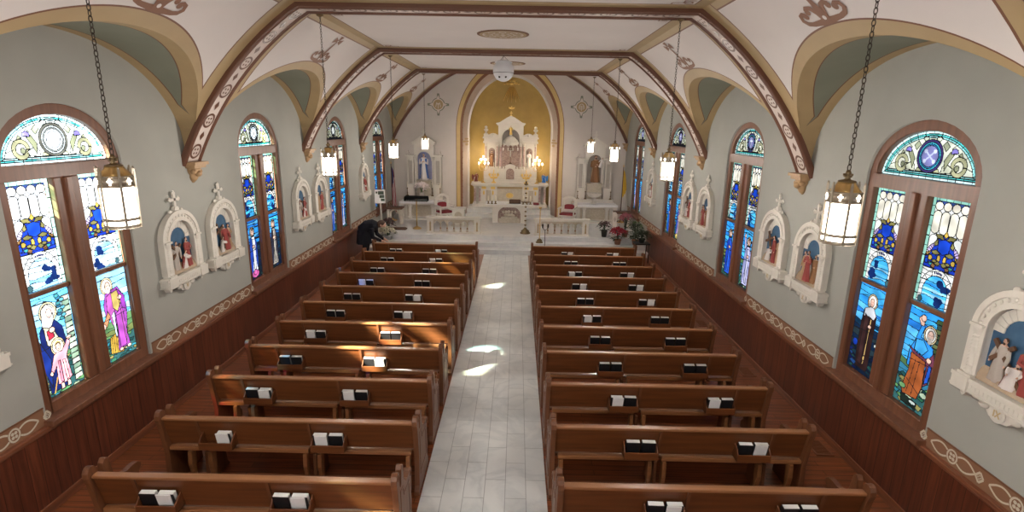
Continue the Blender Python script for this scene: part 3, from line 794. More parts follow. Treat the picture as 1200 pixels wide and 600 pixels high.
def light(kind, cell, seed, art, pale=0):
    W, H = .515, 2.25
    r = Ras(W, H, cell, WHT, seed)
    sky, cx, yc, ra = canopy(r, W, H)
    HT = 1.10                # height of the sash bar above the foot of the light
    skyc = SKY2 if not pale else (.30, .62, .88)
    r.poly(sky, skyc)
    ms = r.inside(sky)
    sd = random.Random(seed+5)
    for i in range(9):       # streaks of sky glass
        y = HT+.02+i*.055; P = [(.04, y), (.15, y+.03*sd.uniform(-1, 1)), (.3, y+.03*sd.uniform(-1, 1)), (.48, y+.02*sd.uniform(-1, 1))]
        P += [(.48, y+.03), (.04, y+.035)]
        m = r.inside(P) & ms; r.var(m, (SKY, SKY2, (.10, .52, .90), (.30, .62, .85))[sd.randrange(4)] if not pale else ((.16, .55, .90), (.40, .72, .92), (.72, .84, .90))[sd.randrange(3)])
        r.line([p for p in P[:4]], .003)
    sx = 1 if seed % 2 else -1
    for i in range(9):       # dark leaves against the sky
        a, b_ = cx+sx*(.03+.13*sd.random()), yc-.13+.25*sd.random()
        r.ell(a, b_, .028+.02*sd.random(), .022+.02*sd.random(), (.008, .025, .12), False)
    r.line(sky, .006, closed=True)
    r.ell(cx-sx*.17, yc-.10, .03, .035, (.05, .12, .14))
    # picture below the sash
    bd = .04
    r.poly([(0, 0), (W, 0), (W, HT), (0, HT)], skyc, False)
    r.poly([(0, 0), (W, 0), (W, .36), (0, .36)], (.03, .10, .10) if kind == 'day' else (.006, .012, .03), False)
    for i in range(12):
        y = .30+i*.07; x0 = 0
        P = [(0, y), (.17, y+.04*sd.uniform(-1, 1)), (.34, y+.04*sd.uniform(-1, 1)), (W, y+.03*sd.uniform(-1, 1)), (W, y+.08), (0, y+.08)]
        c = (SKY, SKY2, (.02, .18, .60), (.10, .45, .85))[sd.randrange(4)] if not pale else ((.14, .52, .88), (.45, .74, .90), (.28, .62, .88))[sd.randrange(3)]
        if kind == 'dark' and y < .62: c = ((.008, .02, .05), (.02, .035, .045), (.010, .04, .09))[sd.randrange(3)]
        if kind == 'day' and y < .50: c = ((.08, .17, .07), (.03, .12, .08), (.03, .16, .26), (.14, .18, .06))[sd.randrange(4)]
        r.poly(P, c, True, .2, .003)
    for i in range(38):      # ground of green, teal and olive pieces
        x, y = sd.uniform(0, W), sd.uniform(0, .36)
        c = (GRN, DGR, (.10, .26, .10), (.03, .22, .28), OLV, (.35, .45, .30))[sd.randrange(6)]
        if kind == 'dark': c = (DGR, NAVY, (.01, .03, .05), (.012, .04, .13))[sd.randrange(4)]
        w_, h_ = sd.uniform(.03, .08), sd.uniform(.015, .035)
        r.poly([(x-w_, y), (x-w_*.3, y+h_), (x+w_, y+h_*.6), (x+w_*.5, y-h_)], c, True, .25, .004)
    if art: art(r, W)
    r.line([(0, HT*.47), (W, HT*.50)], .004)
    r.line([(0, 0), (W, 0), (W, H), (0, H)], .006, closed=True)
    return r

# --- figures, painted from back to front (x across, y up, metres)
def halo(r, x, y, rad=.075, col=(.80, .74, .60)): r.ell(x, y, rad, rad*1.1, col); r.ringp(x, y, rad*.8, rad, (.62, .50, .30), ky=1.1)
def face(r, x, y, s=1., hair=(.20, .10, .05), beard=None, sk=SKN):
    r.ell(x, y+.012*s, .040*s, .055*s, hair, False); r.ell(x, y, .032*s, .046*s, sk, True)
    if beard: r.poly([(x-.03*s, y-.01*s), (x+.03*s, y-.01*s), (x+.018*s, y-.06*s), (x, y-.072*s), (x-.018*s, y-.06*s)], beard, False)
    for d in (-.012, .012): r.ell(x+d*s, y+.008*s, .005*s, .004*s, (.10, .05, .05), False)
    r.line([(x-.008*s, y-.024*s), (x+.008*s, y-.024*s)], .003, (.45, .15, .12))
def mother_child(r, W):
    for i in range(16):
        y = .05+i*.06; r.poly([(.40, y), (.50, y+.01), (.50, y+.06), (.41, y+.06)], ((.62, .60, .50), (.30, .42, .30), (.20, .30, .22))[i % 3])
    for i in range(10): r.ell(.38+.03*math.sin(i*2), .78+i*.028, .03, .02, ((.05, .25, .28), (.10, .35, .45), (.03, .15, .25))[i % 3])
    r.poly([(.09, .04), (.07, .45), (.09, .72), (.16, .80), (.28, .80), (.36, .70), (.38, .52), (.33, .30), (.30, .05)], (.010, .018, .10))
    r.poly([(.07, .62), (.06, .30), (.12, .10), (.16, .40)], (.012, .03, .20))
    halo(r, .225, .89, .105, (.80, .80, .74))
    r.poly([(.13, .76), (.15, .94), (.22, .985), (.285, .93), (.275, .80), (.24, .74), (.18, .72)], (.84, .82, .78))
    face(r, .235, .885, 1.05, (.84, .82, .78))
    r.poly([(.14, .76), (.25, .70), (.30, .58), (.22, .50), (.15, .56)], (.55, .50, .36))
    r.poly([(.17, .70), (.24, .72), (.25, .62), (.18, .60)], (.45, .03, .06)); r.ell(.235, .70, .035, .03, SKN)
    halo(r, .265, .505, .085, (.85, .78, .58))
    face(r, .265, .50, .95, (.55, .36, .12))
    r.poly([(.20, .43), (.24, .445), (.30, .44), (.36, .50), (.39, .545), (.42, .50), (.37, .41), (.345, .36), (.37, .12), (.30, .085), (.19, .10), (.205, .30), (.15, .23), (.13, .27)], PINK)
    r.poly([(.225, .12), (.235, .35), (.26, .35), (.26, .10)], (.60, .20, .28), True, .1, .003); r.poly([(.30, .11), (.29, .34), (.32, .34), (.335, .12)], (.80, .40, .42), True, .1, .003)
    r.ell(.415, .55, .035, .022, SKN); r.ell(.135, .245, .02, .025, SKN)
    for x in (.235, .315): r.poly([(x-.02, .03), (x-.015, .10), (x+.02, .10), (x+.025, .03)], SKN)
    r.line([(.13, .03), (.19, .18)], .008, (.55, .30, .05))
def joseph(r, W):
    r.poly([(.10, .10), (.12, .30), (.30, .34), (.30, .06)], (.42, .26, .04)); 
    for i in range(5): r.line([(.13+.035*i, .09), (.15+.03*i, .30)], .003)
    halo(r, .19, .925, .095, (.85, .76, .60))
    r.poly([(.12, .48), (.10, .70), (.15, .84), (.25, .86), (.35, .88), (.42, .76), (.45, .55), (.40, .28), (.42, .12), (.22, .10), (.26, .40), (.20, .55)], PUR)
    r.poly([(.16, .80), (.25, .84), (.26, .60), (.20, .42), (.14, .60)], (.34, .08, .30)); r.poly([(.24, .82), (.34, .84), (.37, .68), (.30, .58), (.24, .64)], (.50, .38, .12))
    r.poly([(.26, .56), (.38, .60), (.40, .30), (.36, .13), (.26, .12)], (.30, .06, .32)); r.poly([(.33, .86), (.44, .74), (.45, .56), (.38, .60), (.36, .74)], (.22, .04, .30))
    r.poly([(.06, .50), (.15, .62), (.18, .56), (.10, .44)], (.42, .20, .10)); r.ell(.06, .46, .03, .035, SKN)
    face(r, .205, .915, 1.2, (.62, .55, .48), (.66, .56, .48)); r.ell(.36, .74, .035, .028, SKN)
    r.line([(.365, .14), (.345, .78)], .008, (.05, .03, .02)); r.poly([(.20, .56), (.245, .60), (.24, .30), (.22, .26)], (.60, .78, .85))
    for x in (.27, .40): r.ell(x, .10, .03, .02, SKN)
def dark_friar(r, W):
    halo(r, .26, .905, .088, (.80, .74, .66)); 
    r.poly([(.14, .78), (.22, .83), (.31, .83), (.37, .74), (.37, .10), (.34, .05), (.16, .06), (.13, .20), (.12, .60)], (.030, .014, .014))
    r.poly([(.15, .80), (.24, .84), (.30, .84), (.36, .76), (.33, .70), (.24, .72), (.15, .70)], (.55, .56, .60)); r.poly([(.17, .74), (.24, .70), (.24, .10), (.17, .12)], (.045, .02, .02))
    face(r, .255, .895, 1.1, (.74, .70, .64))
    r.poly([(.275, .70), (.295, .70), (.29, .30), (.28, .12), (.265, .12), (.272, .40)], (.66, .42, .16)); r.ell(.275, .20, .018, .03, (.55, .35, .12)); r.ell(.28, .60, .03, .025, SKN)
    r.ell(.43, .42, .02, .02, (.55, .60, .55)); r.ell(.08, .34, .045, .045, (.012, .05, .42))
def apostle(r, W):
    for i in range(10): r.poly([(.36+.02*(i % 3), .55+.05*i), (.50, .56+.05*i), (.50, .60+.05*i), (.38, .60+.05*i)], ((.05, .09, .04), (.10, .12, .05), (.03, .06, .05))[i % 3])
    halo(r, .33, .86, .088, (.78, .74, .68))
    r.poly([(.10, .62), (.15, .74), (.20, .94), (.245, .92), (.22, .80), (.30, .78), (.40, .74), (.42, .60), (.40, .34), (.10, .45)], (.03, .26, .72))
    r.poly([(.145, .98), (.17, 1.02), (.23, .985), (.225, .92), (.185, .92)], SKN); r.ell(.205, 1.0, .035, .035, SKN)
    r.poly([(.16, .76), (.26, .78), (.34, .70), (.28, .62), (.16, .64)], (.06, .40, .82)); 
    r.poly([(.08, .66), (.20, .62), (.36, .60), (.42, .70), (.46, .58), (.42, .36), (.36, .30), (.36, .52), (.20, .56)], (.17, .045, .08))
    r.poly([(.13, .60), (.34, .57), (.36, .30), (.32, .14), (.12, .12), (.09, .18), (.14, .40)], RUST)
    for x0, y0, x1, y1 in ((.17, .16, .21, .55), (.24, .15, .27, .55), (.14, .30, .34, .20)): r.line([(x0, y0), (x1, y1)], .003)
    face(r, .335, .85, 1.25, (.45, .42, .40), (.50, .46, .42), (.60, .40, .33)); r.ell(.375, .60, .035, .028, SKN); r.poly([(.39, .56), (.43, .55), (.42, .38), (.37, .34)], (.02, .10, .55))
    r.poly([(.10, .12), (.34, .10), (.33, .03), (.12, .03)], (.012, .02, .015)); r.ell(.28, .08, .05, .02, (.62, .72, .68)); r.ell(.40, .22, .05, .03, (.45, .58, .42)); r.ell(.10, .20, .05, .03, (.16, .34, .14))
def fig(robe, mantle, halo_c=(.78, .72, .60), raised=False, base=None, hair=(.20, .10, .06)):
    def f(r, W):
        halo(r, .26, .87, .085, halo_c)
        r.poly([(.15, .68), (.20, .79), (.32, .79), (.38, .68), (.39, .30), (.37, .06), (.14, .06), (.12, .30)], robe)
        r.poly([(.15, .70), (.20, .79), (.25, .72), (.23, .40), (.17, .10), (.13, .10), (.11, .40)], mantle); r.poly([(.33, .78), (.39, .66), (.41, .36), (.37, .14), (.33, .34), (.35, .60)], mantle)
        r.poly([(.24, .74), (.29, .74), (.30, .10), (.24, .10)], tuple(min(1, c*1.5) for c in robe), True, .1, .003)
        face(r, .26, .86, 1.15, hair); r.ell(.27, .60, .05, .03, SKN)
        if raised: r.poly([(.12, .70), (.08, .92), (.12, .94), (.18, .76)], robe); r.ell(.10, .96, .03, .035, SKN)
        if base: r.ell(.26, .09, .13, .07, base); r.ell(.26, .12, .06, .05, tuple(min(1, c*1.6) for c in base))
    return f
ART = {
    (-1, 1): (('day', mother_child, 1), ('day', joseph, 1)),
    (-1, 2): (('dark', fig((.62, .66, .80), (.02, .06, .36), base=(.50, .10, .30)), 0), ('dark', fig((.30, .28, .26), (.03, .03, .05), (.72, .70, .60)), 0)),
    (-1, 3): (('day', fig((.03, .12, .50), (.30, .30, .60)), 0), ('day', fig((.45, .50, .70), (.02, .16, .60)), 0)),
    (-1, 4): (('day', fig((.05, .15, .60), (.02, .05, .30)), 0), ('day', fig((.55, .30, .50), (.04, .12, .55)), 0)),
    (1, 1): (('day', apostle, 0), ('dark', dark_friar, 0)),
    (1, 2): (('day', fig((.50, .50, .78), (.34, .36, .66), raised=True), 0), ('day', fig((.02, .10, .60), (.015, .05, .42)), 0)),
    (1, 3): (('day', fig((.40, .32, .62), (.02, .08, .40), base=(.45, .35, .10)), 0), ('day', fig((.02, .12, .60), (.02, .20, .70)), 0)),
    (1, 4): (('day', fig((.50, .56, .80), (.03, .10, .50)), 0), ('day', fig((.04, .14, .58), (.45, .40, .70)), 0)),
    (-1, 0): (('day', fig((.50, .50, .70), (.10, .20, .50)), 1), ('day', fig((.40, .20, .50), (.10, .20, .50)), 1)),
}
GA, GB = .68, .49
def fan(cell, seed, emblem):
    W, H = 2*GA, GB
    r = Ras(W, H, cell, (.72, .78, .66), seed); cx = GA
    def el(k): return arc(cx, 0, GA*k, GB*k, 0, PI, 36)
    r.poly(el(1.), (.62, .86, .86), True, .05); r.poly(el(.94), TEAL, True, .05); r.poly(el(.90), AQ, True, .05); r.poly(el(.86), (.74, .78, .66), True, .05)
    for i in range(1, 18): a = PI*i/18; r.line([(cx+GA*.86*math.cos(a), GB*.86*math.sin(a)), (cx+GA*math.cos(a), GB*math.sin(a))], .004)
    r.poly([(.0, 0), (W, 0), (W-.03, .028), (.03, .028)], (.62, .86, .86), True, .05); r.poly([(.04, .03), (W-.04, .03), (W-.06, .05), (.06, .05)], TEAL, True, .05); r.poly([(.07, .05), (W-.07, .05), (W-.09, .068), (.09, .068)], AQ, True, .05)
    for i in range(1, 14): r.line([(W*i/14, 0), (W*i/14, .066)], .004)
    m = r.inside(el(.86)) & (r.Y > .068)
    for s in (-1, 1):         # acanthus scrolls of pale and olive pieces
        r.ringp(cx+s*.39, .15, .055, .10, (.36, .36, .22)); r.ell(cx+s*.39, .15, .055, .055, (.80, .80, .66)); r.ell(cx+s*.37, .135, .028, .03, (.26, .28, .18))
        r.poly([(cx+s*.18, .075), (cx+s*.30, .085), (cx+s*.32, .13), (cx+s*.24, .17), (cx+s*.19, .14)], (.70, .72, .56)); r.poly([(cx+s*.22, .10), (cx+s*.27, .20), (cx+s*.31, .26), (cx+s*.26, .29), (cx+s*.20, .20)], (.30, .32, .20))
        r.poly([(cx+s*.27, .27), (cx+s*.36, .275), (cx+s*.345, .31), (cx+s*.31, .325), (cx+s*.275, .31)], (.26, .22, .62)); r.poly([(cx+s*.36, .26), (cx+s*.42, .24), (cx+s*.40, .285)], (.34, .36, .24))
        r.poly([(cx+s*.20, .29), (cx+s*.24, .34), (cx+s*.19, .385), (cx+s*.15, .35)], (.40, .44, .30)); r.poly([(cx+s*.10, .385), (cx+s*.13, .42), (cx+s*.06, .43), (cx+s*.05, .40)], (.66, .72, .60))
        r.line([(cx+s*.30, .07), (cx+s*.34, .13)], .004); r.line([(cx+s*.47, .15), (cx+s*.56, .12)], .004); r.line([(cx+s*.27, .32), (cx+s*.35, .37)], .004); r.line([(cx+s*.44, .22), (cx+s*.50, .26)], .004)
        r.poly([(cx+s*.07, .075), (cx+s*.17, .075), (cx+s*.14, .115), (cx+s*.08, .10)], (.42, .42, .26))
    if emblem == 1: cs_ = ((.13, .13, .11), (.60, .72, .72), (.30, .32, .30), (.72, .78, .78))
    else: cs_ = ((.05, .035, .14), (.06, .55, .72), (.03, .24, .50), (.20, .20, .42))
    for q, c in zip((1., .83, .73, .64), cs_): r.ell(cx, .235, .175*q, .170*q, c)
    if emblem == 0:
        for s in (-1, 1): r.line([(cx-s*.06, .185), (cx+s*.06, .285)], .012, (.55, .60, .78)); r.ell(cx+s*.062, .285, .022, .022, (.55, .60, .78), False); r.ell(cx+s*.062, .185, .022, .022, (.55, .60, .78), False)
    elif emblem == 1:
        r.ell(cx, .235, .085, .085, (.78, .82, .82)); r.poly([(cx-.04, .20), (cx+.02, .20), (cx+.05, .25), (cx, .27), (cx-.03, .25)], (.45, .45, .42), False)
    else:
        r.line([(cx, .165), (cx, .305)], .012, (.70, .74, .80)); r.line([(cx-.05, .26), (cx+.05, .26)], .012, (.70, .74, .80))
    return r, r.inside(el(1.0))

WL = .515
def window(sgn, k, num):
    yc = WIN[k]; X = lambda d: sgn*(HW+d)          # d outwards
    fr = MB(); d0, d1 = .03, .15
    ar_o = [(WA*math.cos(PI*i/28), WZS+WB*math.sin(PI*i/28)) for i in range(29)]
    ar_i = [((GA+.0)*math.cos(PI*i/28), WZS+GB*math.sin(PI*i/28)) for i in range(29)]
    xa, xb = X(d0), X(d1)
    fr.band([(yc+a, z) for a, z in ar_o], [(yc+a, z) for a, z in ar_i], 'x', xa, xb)
    B = lambda y0, z0, y1, z1, e0=d0, e1=d1: fr.box(min(X(e0), X(e1)), yc+y0, z0, max(X(e0), X(e1)), yc+y1, z1)
    B(-WA, 3.32, WA, WZS)                                   # transom
    B(-WA, WSILL, -GA, 3.32); B(GA, WSILL, WA, 3.32); B(-.165, 1.07, .165, 3.32); B(-GA, WSILL, GA, 1.07)
    B(-.045, 1.07, .045, 3.32, -.005, .04)                  # mullion bead
    o = st(fr.build(f'window_{num}', 'framewood', bev=.012))
    # sash bars, and a thin moulded stop round each light
    for s in (-1, 1):
        c = s*(.165+GA)/2
        b = MB(); b.box(min(X(.06), X(.12)), yc+c-WL/2, 2.165, max(X(.06), X(.12)), yc+c+WL/2, 2.215); b.build('sash_bar', 'framewood', o, bev=.006)
    b = MB(); b.box(min(X(-.10), X(.05)), yc-WA-.05, WSILL-.05, max(X(-.10), X(.05)), yc+WA+.05, WSILL+.015); b.box(min(X(-.05), X(.02)), yc-WA-.03, WSILL-.10, max(X(-.05), X(.02)), yc+WA+.03, WSILL-.05)
    b.build('window_sill', 'framewood', o, bev=.01)
    near = k == 1; cell = .0062 if near else (.012 if k == 2 else (.02 if k == 0 else .016))
    mat = ('glassL' if k < 2 else 'glassLmid' if k == 2 else 'glassLfar') if sgn < 0 else 'glassR'
    arts = ART.get((sgn, k))
    gx = X(.09)
    for s in (-1, 1):
        # art order: the light the viewer sees on the left first
        first = (s < 0) if sgn < 0 else (s > 0)
        kind, fn, pale = arts[0 if s < 0 else 1]
        r = light(kind, cell, 11*k+(3 if s > 0 else 4)+(50 if sgn > 0 else 0), fn, pale)
        c = yc+s*(.165+GA)/2
        # x of the art runs left to right for someone facing the window from inside
        if sgn < 0: mp = lambda x, y: (gx, c-WL/2+x, 1.07+y)
        else: mp = lambda x, y: (gx, c+WL/2-x, 1.07+y)
        if sgn < 0:              # near sun-side lights whitened to stand for blown-out daylight
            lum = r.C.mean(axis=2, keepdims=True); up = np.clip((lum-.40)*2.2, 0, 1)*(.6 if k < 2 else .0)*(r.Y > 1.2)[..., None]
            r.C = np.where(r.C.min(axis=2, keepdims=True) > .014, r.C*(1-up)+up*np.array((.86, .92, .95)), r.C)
        r.mesh('stained_glass_pane', mat, o, mp)
    r, msk = fan(cell, 7*k+sgn, 1 if sgn < 0 else (0 if k == 1 else 2))
    if sgn < 0 and k < 2: r.C = np.where(r.C.mean(axis=2, keepdims=True) > .45, r.C*.6+.4*np.array((.86, .94, .94)), r.C)  # pale fan pieces whitened for the same overexposed daylight
    if sgn < 0: mp = lambda x, y: (gx, yc-GA+x, WZS+y)
    else: mp = lambda x, y: (gx, yc+GA-x, WZS+y)
    r.mesh('stained_glass_fanlight', mat, o, mp, msk)
    return o
n_ = 1
for sgn in (-1, 1):
    for k in ((0, 1, 2, 3, 4) if sgn < 0 else (1, 2, 3, 4)):
        window(sgn, k, n_); n_ += 1
# ---------------------------------------------------------------- pews
PX0, PX1 = .70, 3.455
def pew_end_profile():
    P = [(-.05, 0), (-.05, .05), (-.01, .10), (.0, .25), (.01, .42), (-.03, .70), (-.05, .80), (-.068, .85), (-.066, .90), (-.045, .935), (-.012, .948), (.020, .935), (.036, .90),
         (.034, .84), (.044, .77), (.070, .745), (.098, .765), (.108, .83), (.115, .89), (.14, .925), (.172, .915), (.188, .86), (.205, .74), (.27, .665), (.36, .635), (.45, .642),
         (.51, .635), (.547, .602), (.543, .562), (.51, .54), (.50, .44), (.52, .30), (.50, .14), (.55, .09), (.56, 0)]
    return P
def make_pew(sgn, label):
    t = empty('pew', (0, 0, 0), label, 'pew', 'oak pews of the nave')
    X = lambda a, b: (min(sgn*a, sgn*b), max(sgn*a, sgn*b))
    a, b_ = X(PX0+.055, PX1-.055)
    # leaning back panel with a bottom rail
    b = MB(); z0, z1 = .515, .85
    prof = [(.089, z0), (.096, z0+.02), (.012, z1-.005), (-.018, z1-.005), (.058, z0)]
    b.prism(prof, 'x', a, b_); b.build('backrest', 'pew', t)
    b = MB(); b.box(a, -.038, .838, b_, .034, .866); b.build('top_rail', 'pewrail', t, bev=.007)
    b = MB(); b.prism([(.09, .455), (.11, .435), (.555, .452), (.575, .468), (.555, .485), (.09, .470)], 'x', a, b_); b.box(a, .47, .34, b_, .495, .45)
    b.build('seat', 'pewseat', t, bev=.004)
    P = pew_end_profile()
    for x0, x1, out in ((PX0, PX0+.055, -1), (PX1-.055, PX1, 1)):
        e0, e1 = X(x0, x1)
        b = MB(); b.prism(P, 'x', e0, e1)
        xo = (x0-.006, x0+.002) if out < 0 else (x1-.002, x1+.006); q0, q1 = X(*xo)
        ring = lambda cy, cz, r0, r1: b.band([(cy+r1*math.cos(i*PI/8), cz+r1*math.sin(i*PI/8)) for i in range(17)], [(cy+r0*math.cos(i*PI/8), cz+r0*math.sin(i*PI/8)) for i in range(17)], 'x', q0, q1)
        ring(-.012, .895, .018, .032); ring(.49, .59, .016, .032)
        b.band([(.05, .72), (.16, .70), (.20, .60), (.42, .57), (.45, .20), (.06, .20), (.05, .72)], [(.07, .69), (.145, .675), (.185, .575), (.395, .545), (.42, .23), (.085, .23), (.07, .69)], 'x', q0, q1)
        b.build('pew_end', 'pewend', t, bev=.010)
    for xb, xr in ((1.845, 1.835), (3.03, 3.02)):      # battens, each with a support below and a rack on its aisle side
        q0, q1 = X(xb, xb+.03)
        b = MB(); b.prism([(.055, .49), (-.035, .838), (-.012, .838), (.085, .49)], 'x', q0, q1); b.build('back_batten', 'pewend', t)
        b = MB(); b.prism([(.03, 0), (.05, .06), (.075, .40), (.46, .45), (.48, .38), (.40, .24), (.42, .06), (.46, 0)], 'x', *X(xb-.008, xb+.032))
        b.build('support', 'pewend', t, bev=.006)
        r0, r1 = X(xr-.36, xr-.005)
        b = MB()
        b.prism([(-.088, .53), (-.088, .612), (-.076, .612), (-.076, .545), (.058, .545), (.062, .53)], 'x', r0, r1)
        for c in (r0, r1-.014): b.prism([(-.086, .53), (-.086, .615), (-.035, .66), (.02, .69), (.052, .545), (.058, .53)], 'x', c, c+.014)
        b.build('book_rack', 'pew', t, bev=.003)
    for x0, x1 in ((.79, 1.81), (1.90, 2.99), (3.07, 3.40)):
        q0, q1 = X(x0, x1)
        b = MB(); b.box(q0, .02, .448, q1, .075, .492, 0)
        b.build('seat_rail', 'pewrail', t, bev=.006)
        for x in ((q0+.01, q1-.055) if x1-x0 > .5 else (q0+.20,)):
            b = MB(); b.prism([(-.01, 0), (-.02, .04), (.015, .16), (-.015, .30), (.0, .448), (.085, .448), (.075, .30), (.055, .16), (.08, .04), (.07, 0)], 'x', x, x+.045)
            b.build('seat_leg', 'pewrail', t, bev=.006)
    return t
NROW = 11; ROW0, PITCH = 4.07, .95
def row_words(k): return 'front' if k == 10 else (['back', 'second', 'third', 'fourth', 'fifth', 'sixth'][k]+('' if k == 0 else ' from back') if k < 6 else {9: 'second', 8: 'third', 7: 'fourth', 6: 'fifth'}[k]+' from front')
for sgn, side in ((-1, 'left'), (1, 'right')):
    proto = None
    for k in range(NROW):
        lab = f'long oak pew with two book racks, {row_words(k)} row, {side} of the marble aisle'
        if proto is None: proto = make_pew(sgn, lab); proto.location = (0, ROW0+PITCH*k, 0)
        else: dup(proto, (0, ROW0+PITCH*k, 0), lab)

# ---------------------------------------------------------------- books in the racks
def make_book(cover, name, label, cat, w=.145, h=.165, d=.050):
    b = MB(); c = .004
    b.box(-w/2, -d/2, 0, w/2, -d/2+c, h); b.box(-w/2, d/2-c, 0, w/2, d/2, h); b.box(-w/2, -d/2, 0, -w/2+c, d/2, h)
    o = b.build(name, cover); tag(o, label, cat)
    p = MB(); p.box(-w/2+c, -d/2+c, .002, w/2-.004, d/2-c, h+.0015); p.build('page_block', 'pages', o)
    return o
TILT = math.atan2(.105, .45)
def back_y(z): return .085-(z-.40)*.103/.445      # rear face of a back panel
hym = None; boo = None; rr = random.Random(3)
def put(src, x, yrow, z, lab, group, dy=0, tz=0, tx=0):
    o = dup(src, (x, yrow+back_y(z)-.042+dy, z), lab, group)
    o.rotation_euler = (TILT+tx, 0, tz); return o
for sgn, side in ((-1, 'left'), (1, 'right')):
    for k in range(NROW):
        yr = ROW0+PITCH*k
        for q, xr in enumerate((1.655, 2.84)):
            rack = 'aisle-side' if q == 0 else 'wall-side'
            first = True
            for j in (-1, 1):
                if sgn < 0 and k in (1,) and q == 1 and j > 0: continue
                x = sgn*(xr+j*.083)
                inner = 'nearer the aisle' if j < 0 else 'nearer the wall'
                lab = f'black hymnal {inner}, {rack} rack, {row_words(k)} pew, {side} of aisle'
                if hym is None:
                    hym = make_book('black', 'hymnal', lab, 'book'); hym['group'] = 'hymnals in the pew racks'
                    hym.location = (x, yr+back_y(.55)-.042, .554); hym.rotation_euler = (TILT, 0, 0)
                else: put(hym, x, yr, .554, lab, 'hymnals in the pew racks', 0, rr.uniform(-.03, .03))
            # white booklets lean in front of or behind some of the hymnals
            r = rr.random()
            if r < .55 or (k, q) in ((1, 1), (2, 0), (2, 1)):
                j = -1 if rr.random() < .5 else 1
                x = sgn*(xr+j*.07)
                lab = f'white booklet tucked into {rack} rack, {row_words(k)} pew, {side} of aisle'
                if boo is None:
                    b = MB(); b.box(-.065, -.004, 0, .065, .0, .165); b.box(-.065, 0.001, 0, .065, .005, .168)
                    boo = b.build('booklet', 'paper'); tag(boo, lab, 'booklet', 'white booklets in the pew racks')
                    boo.location = (x, yr+back_y(.55)-.078, .552); boo.rotation_euler = (TILT, 0, 0)
                else:
                    put(boo, x, yr, .552, lab, 'white booklets in the pew racks', -.036)

# floor grilles by the right wall
gl = None
for n, (x, y) in enumerate(((4.18, 10.42), (4.17, 8.19), (4.2, 6.04))):
    lab = ['bronze floor grille by the right wall, farthest of three', 'bronze floor grille by the right wall, middle of three', 'bronze floor grille by the right wall, nearest of three'][n]
    if gl is None:
        b = MB(); b.band([(-.11, -.17), (.11, -.17), (.11, .17), (-.11, .17), (-.11, -.17)], [(-.085, -.145), (.085, -.145), (.085, .145), (-.085, .145), (-.085, -.145)], 'z', 0, .012)
        for i in range(12): b.box(-.085, -.138+.0245*i, 0, .085, -.126+.0245*i, .009)
        gl = b.build('floor_grille', 'grille'); gl.location = (x, y, .001); tag(gl, lab, 'floor grille', 'floor grilles')
    else: dup(gl, (x, y, .001), lab)

# ---------------------------------------------------------------- hanging lanterns
def chain(b, z0, z1, link=.042, r=.0030):
    n = max(2, int((z1-z0)/(link*.78)))
    for i in range(n):
        z = z0+(z1-z0)*(i+.5)/n; rot = (i % 2)*PI/2
        P = []
        for a in range(10):
            t = 2*PI*a/10; u = .011*math.cos(t); w = link/2*math.sin(t)
            P.append((u*math.cos(rot), u*math.sin(rot), z+w))
        b.tube(P, r, 5, 0, True, True)
def make_lantern(label):
    t = empty('hanging_lantern', (0, 0, 0), label, 'lantern', 'hanging lanterns of the nave')
    R = .098; ZT = 5.36-3.19
    b = MB(); chain(b, .475, ZT-.02); b.build('chain', 'chain', t)
    b = MB(); b.lathe([(.0, 0), (.045, -.0), (.05, -.012), (.02, -.03), (.006, -.04)], 14, (0, 0, ZT)); b.build('ceiling_cap', 'darkbrass', t)
    b = MB(); b.lathe([(.004, .455), (.010, .475), (.018, .455), (.012, .44), (.03, .435), (.014, .425), (.022, .415), (.05, .408), (.055, .40), (.0, .40)], 14)
    for k in range(6):
        a = k*PI/3; b.cbox((.024*math.cos(a), .024*math.sin(a), .446), (.014, .006, .012), 0, None)
    b.build('finial', 'darkbrass', t)
    b = MB(); R_ = []
    for z, r, w in ((.40, .052, 0), (.385, .056, .006), (.36, .072, .010), (.345, .088, .010), (.338, .092, 0)):
        R_.append([((r+w*math.cos(6*2*PI*j/48))*math.cos(2*PI*j/48), (r+w*math.cos(6*2*PI*j/48))*math.sin(2*PI*j/48), z) for j in range(48)])
    b.rings(R_); b.build('crown', 'brass', t)
    b = MB()
    rad = lambda r, z0, z1, mi=0: b.lathe([(r-.006, z0), (r, z0), (r, z1), (r-.006, z1)], 36, mi=mi)
    rad(R+.004, .275, .335); rad(R+.006, .268, .278); rad(R+.006, .330, .340); rad(R+.005, .050, .068); rad(R+.005, .0, .022)
    b.lathe([(.0, .0), (R, .0), (R, .006), (.0, .006)], 30)
    for k in range(6):
        a = k*PI/3+.3; c, s_ = math.cos(a), math.sin(a); m = Matrix.Rotation(a, 4, 'Z')
        b.box(R-.002, -.007, .0, R+.012, .007, .385, 0, m)
        b.sph(((R+.006)*c, (R+.006)*s_, .39), (.008, .008, .012), 0, 6, 4)
    mf = b.build('metal_frame', 'brushed', t)
    for k in range(6):
        a = k*PI/3+.3+PI/6; m = Matrix.Rotation(a, 4, 'Z'); b = MB()
        b.prism([(-.005, .285), (.005, .285), (.005, .304), (.014, .304), (.014, .314), (.005, .314), (.005, .326), (-.005, .326), (-.005, .314), (-.014, .314), (-.014, .304), (-.005, .304)], 'x', R+.003, R+.008, 0, m)
        b.build('cross_cutout', 'lampglass', mf)
    b = MB(); b.lathe([(R-.008, .012), (R-.004, .012), (R-.004, .30), (R-.008, .30)], 32); b.build('glass_cylinder', 'lampglass', t)
    return t
lan = None; BACK_ROW = 0
LY = [RIBS[0], RIBS[1], RIBS[2], RIBS[3], RIBS[4]]
LW = ['', 'nearest', 'second nearest', 'third', 'farthest']
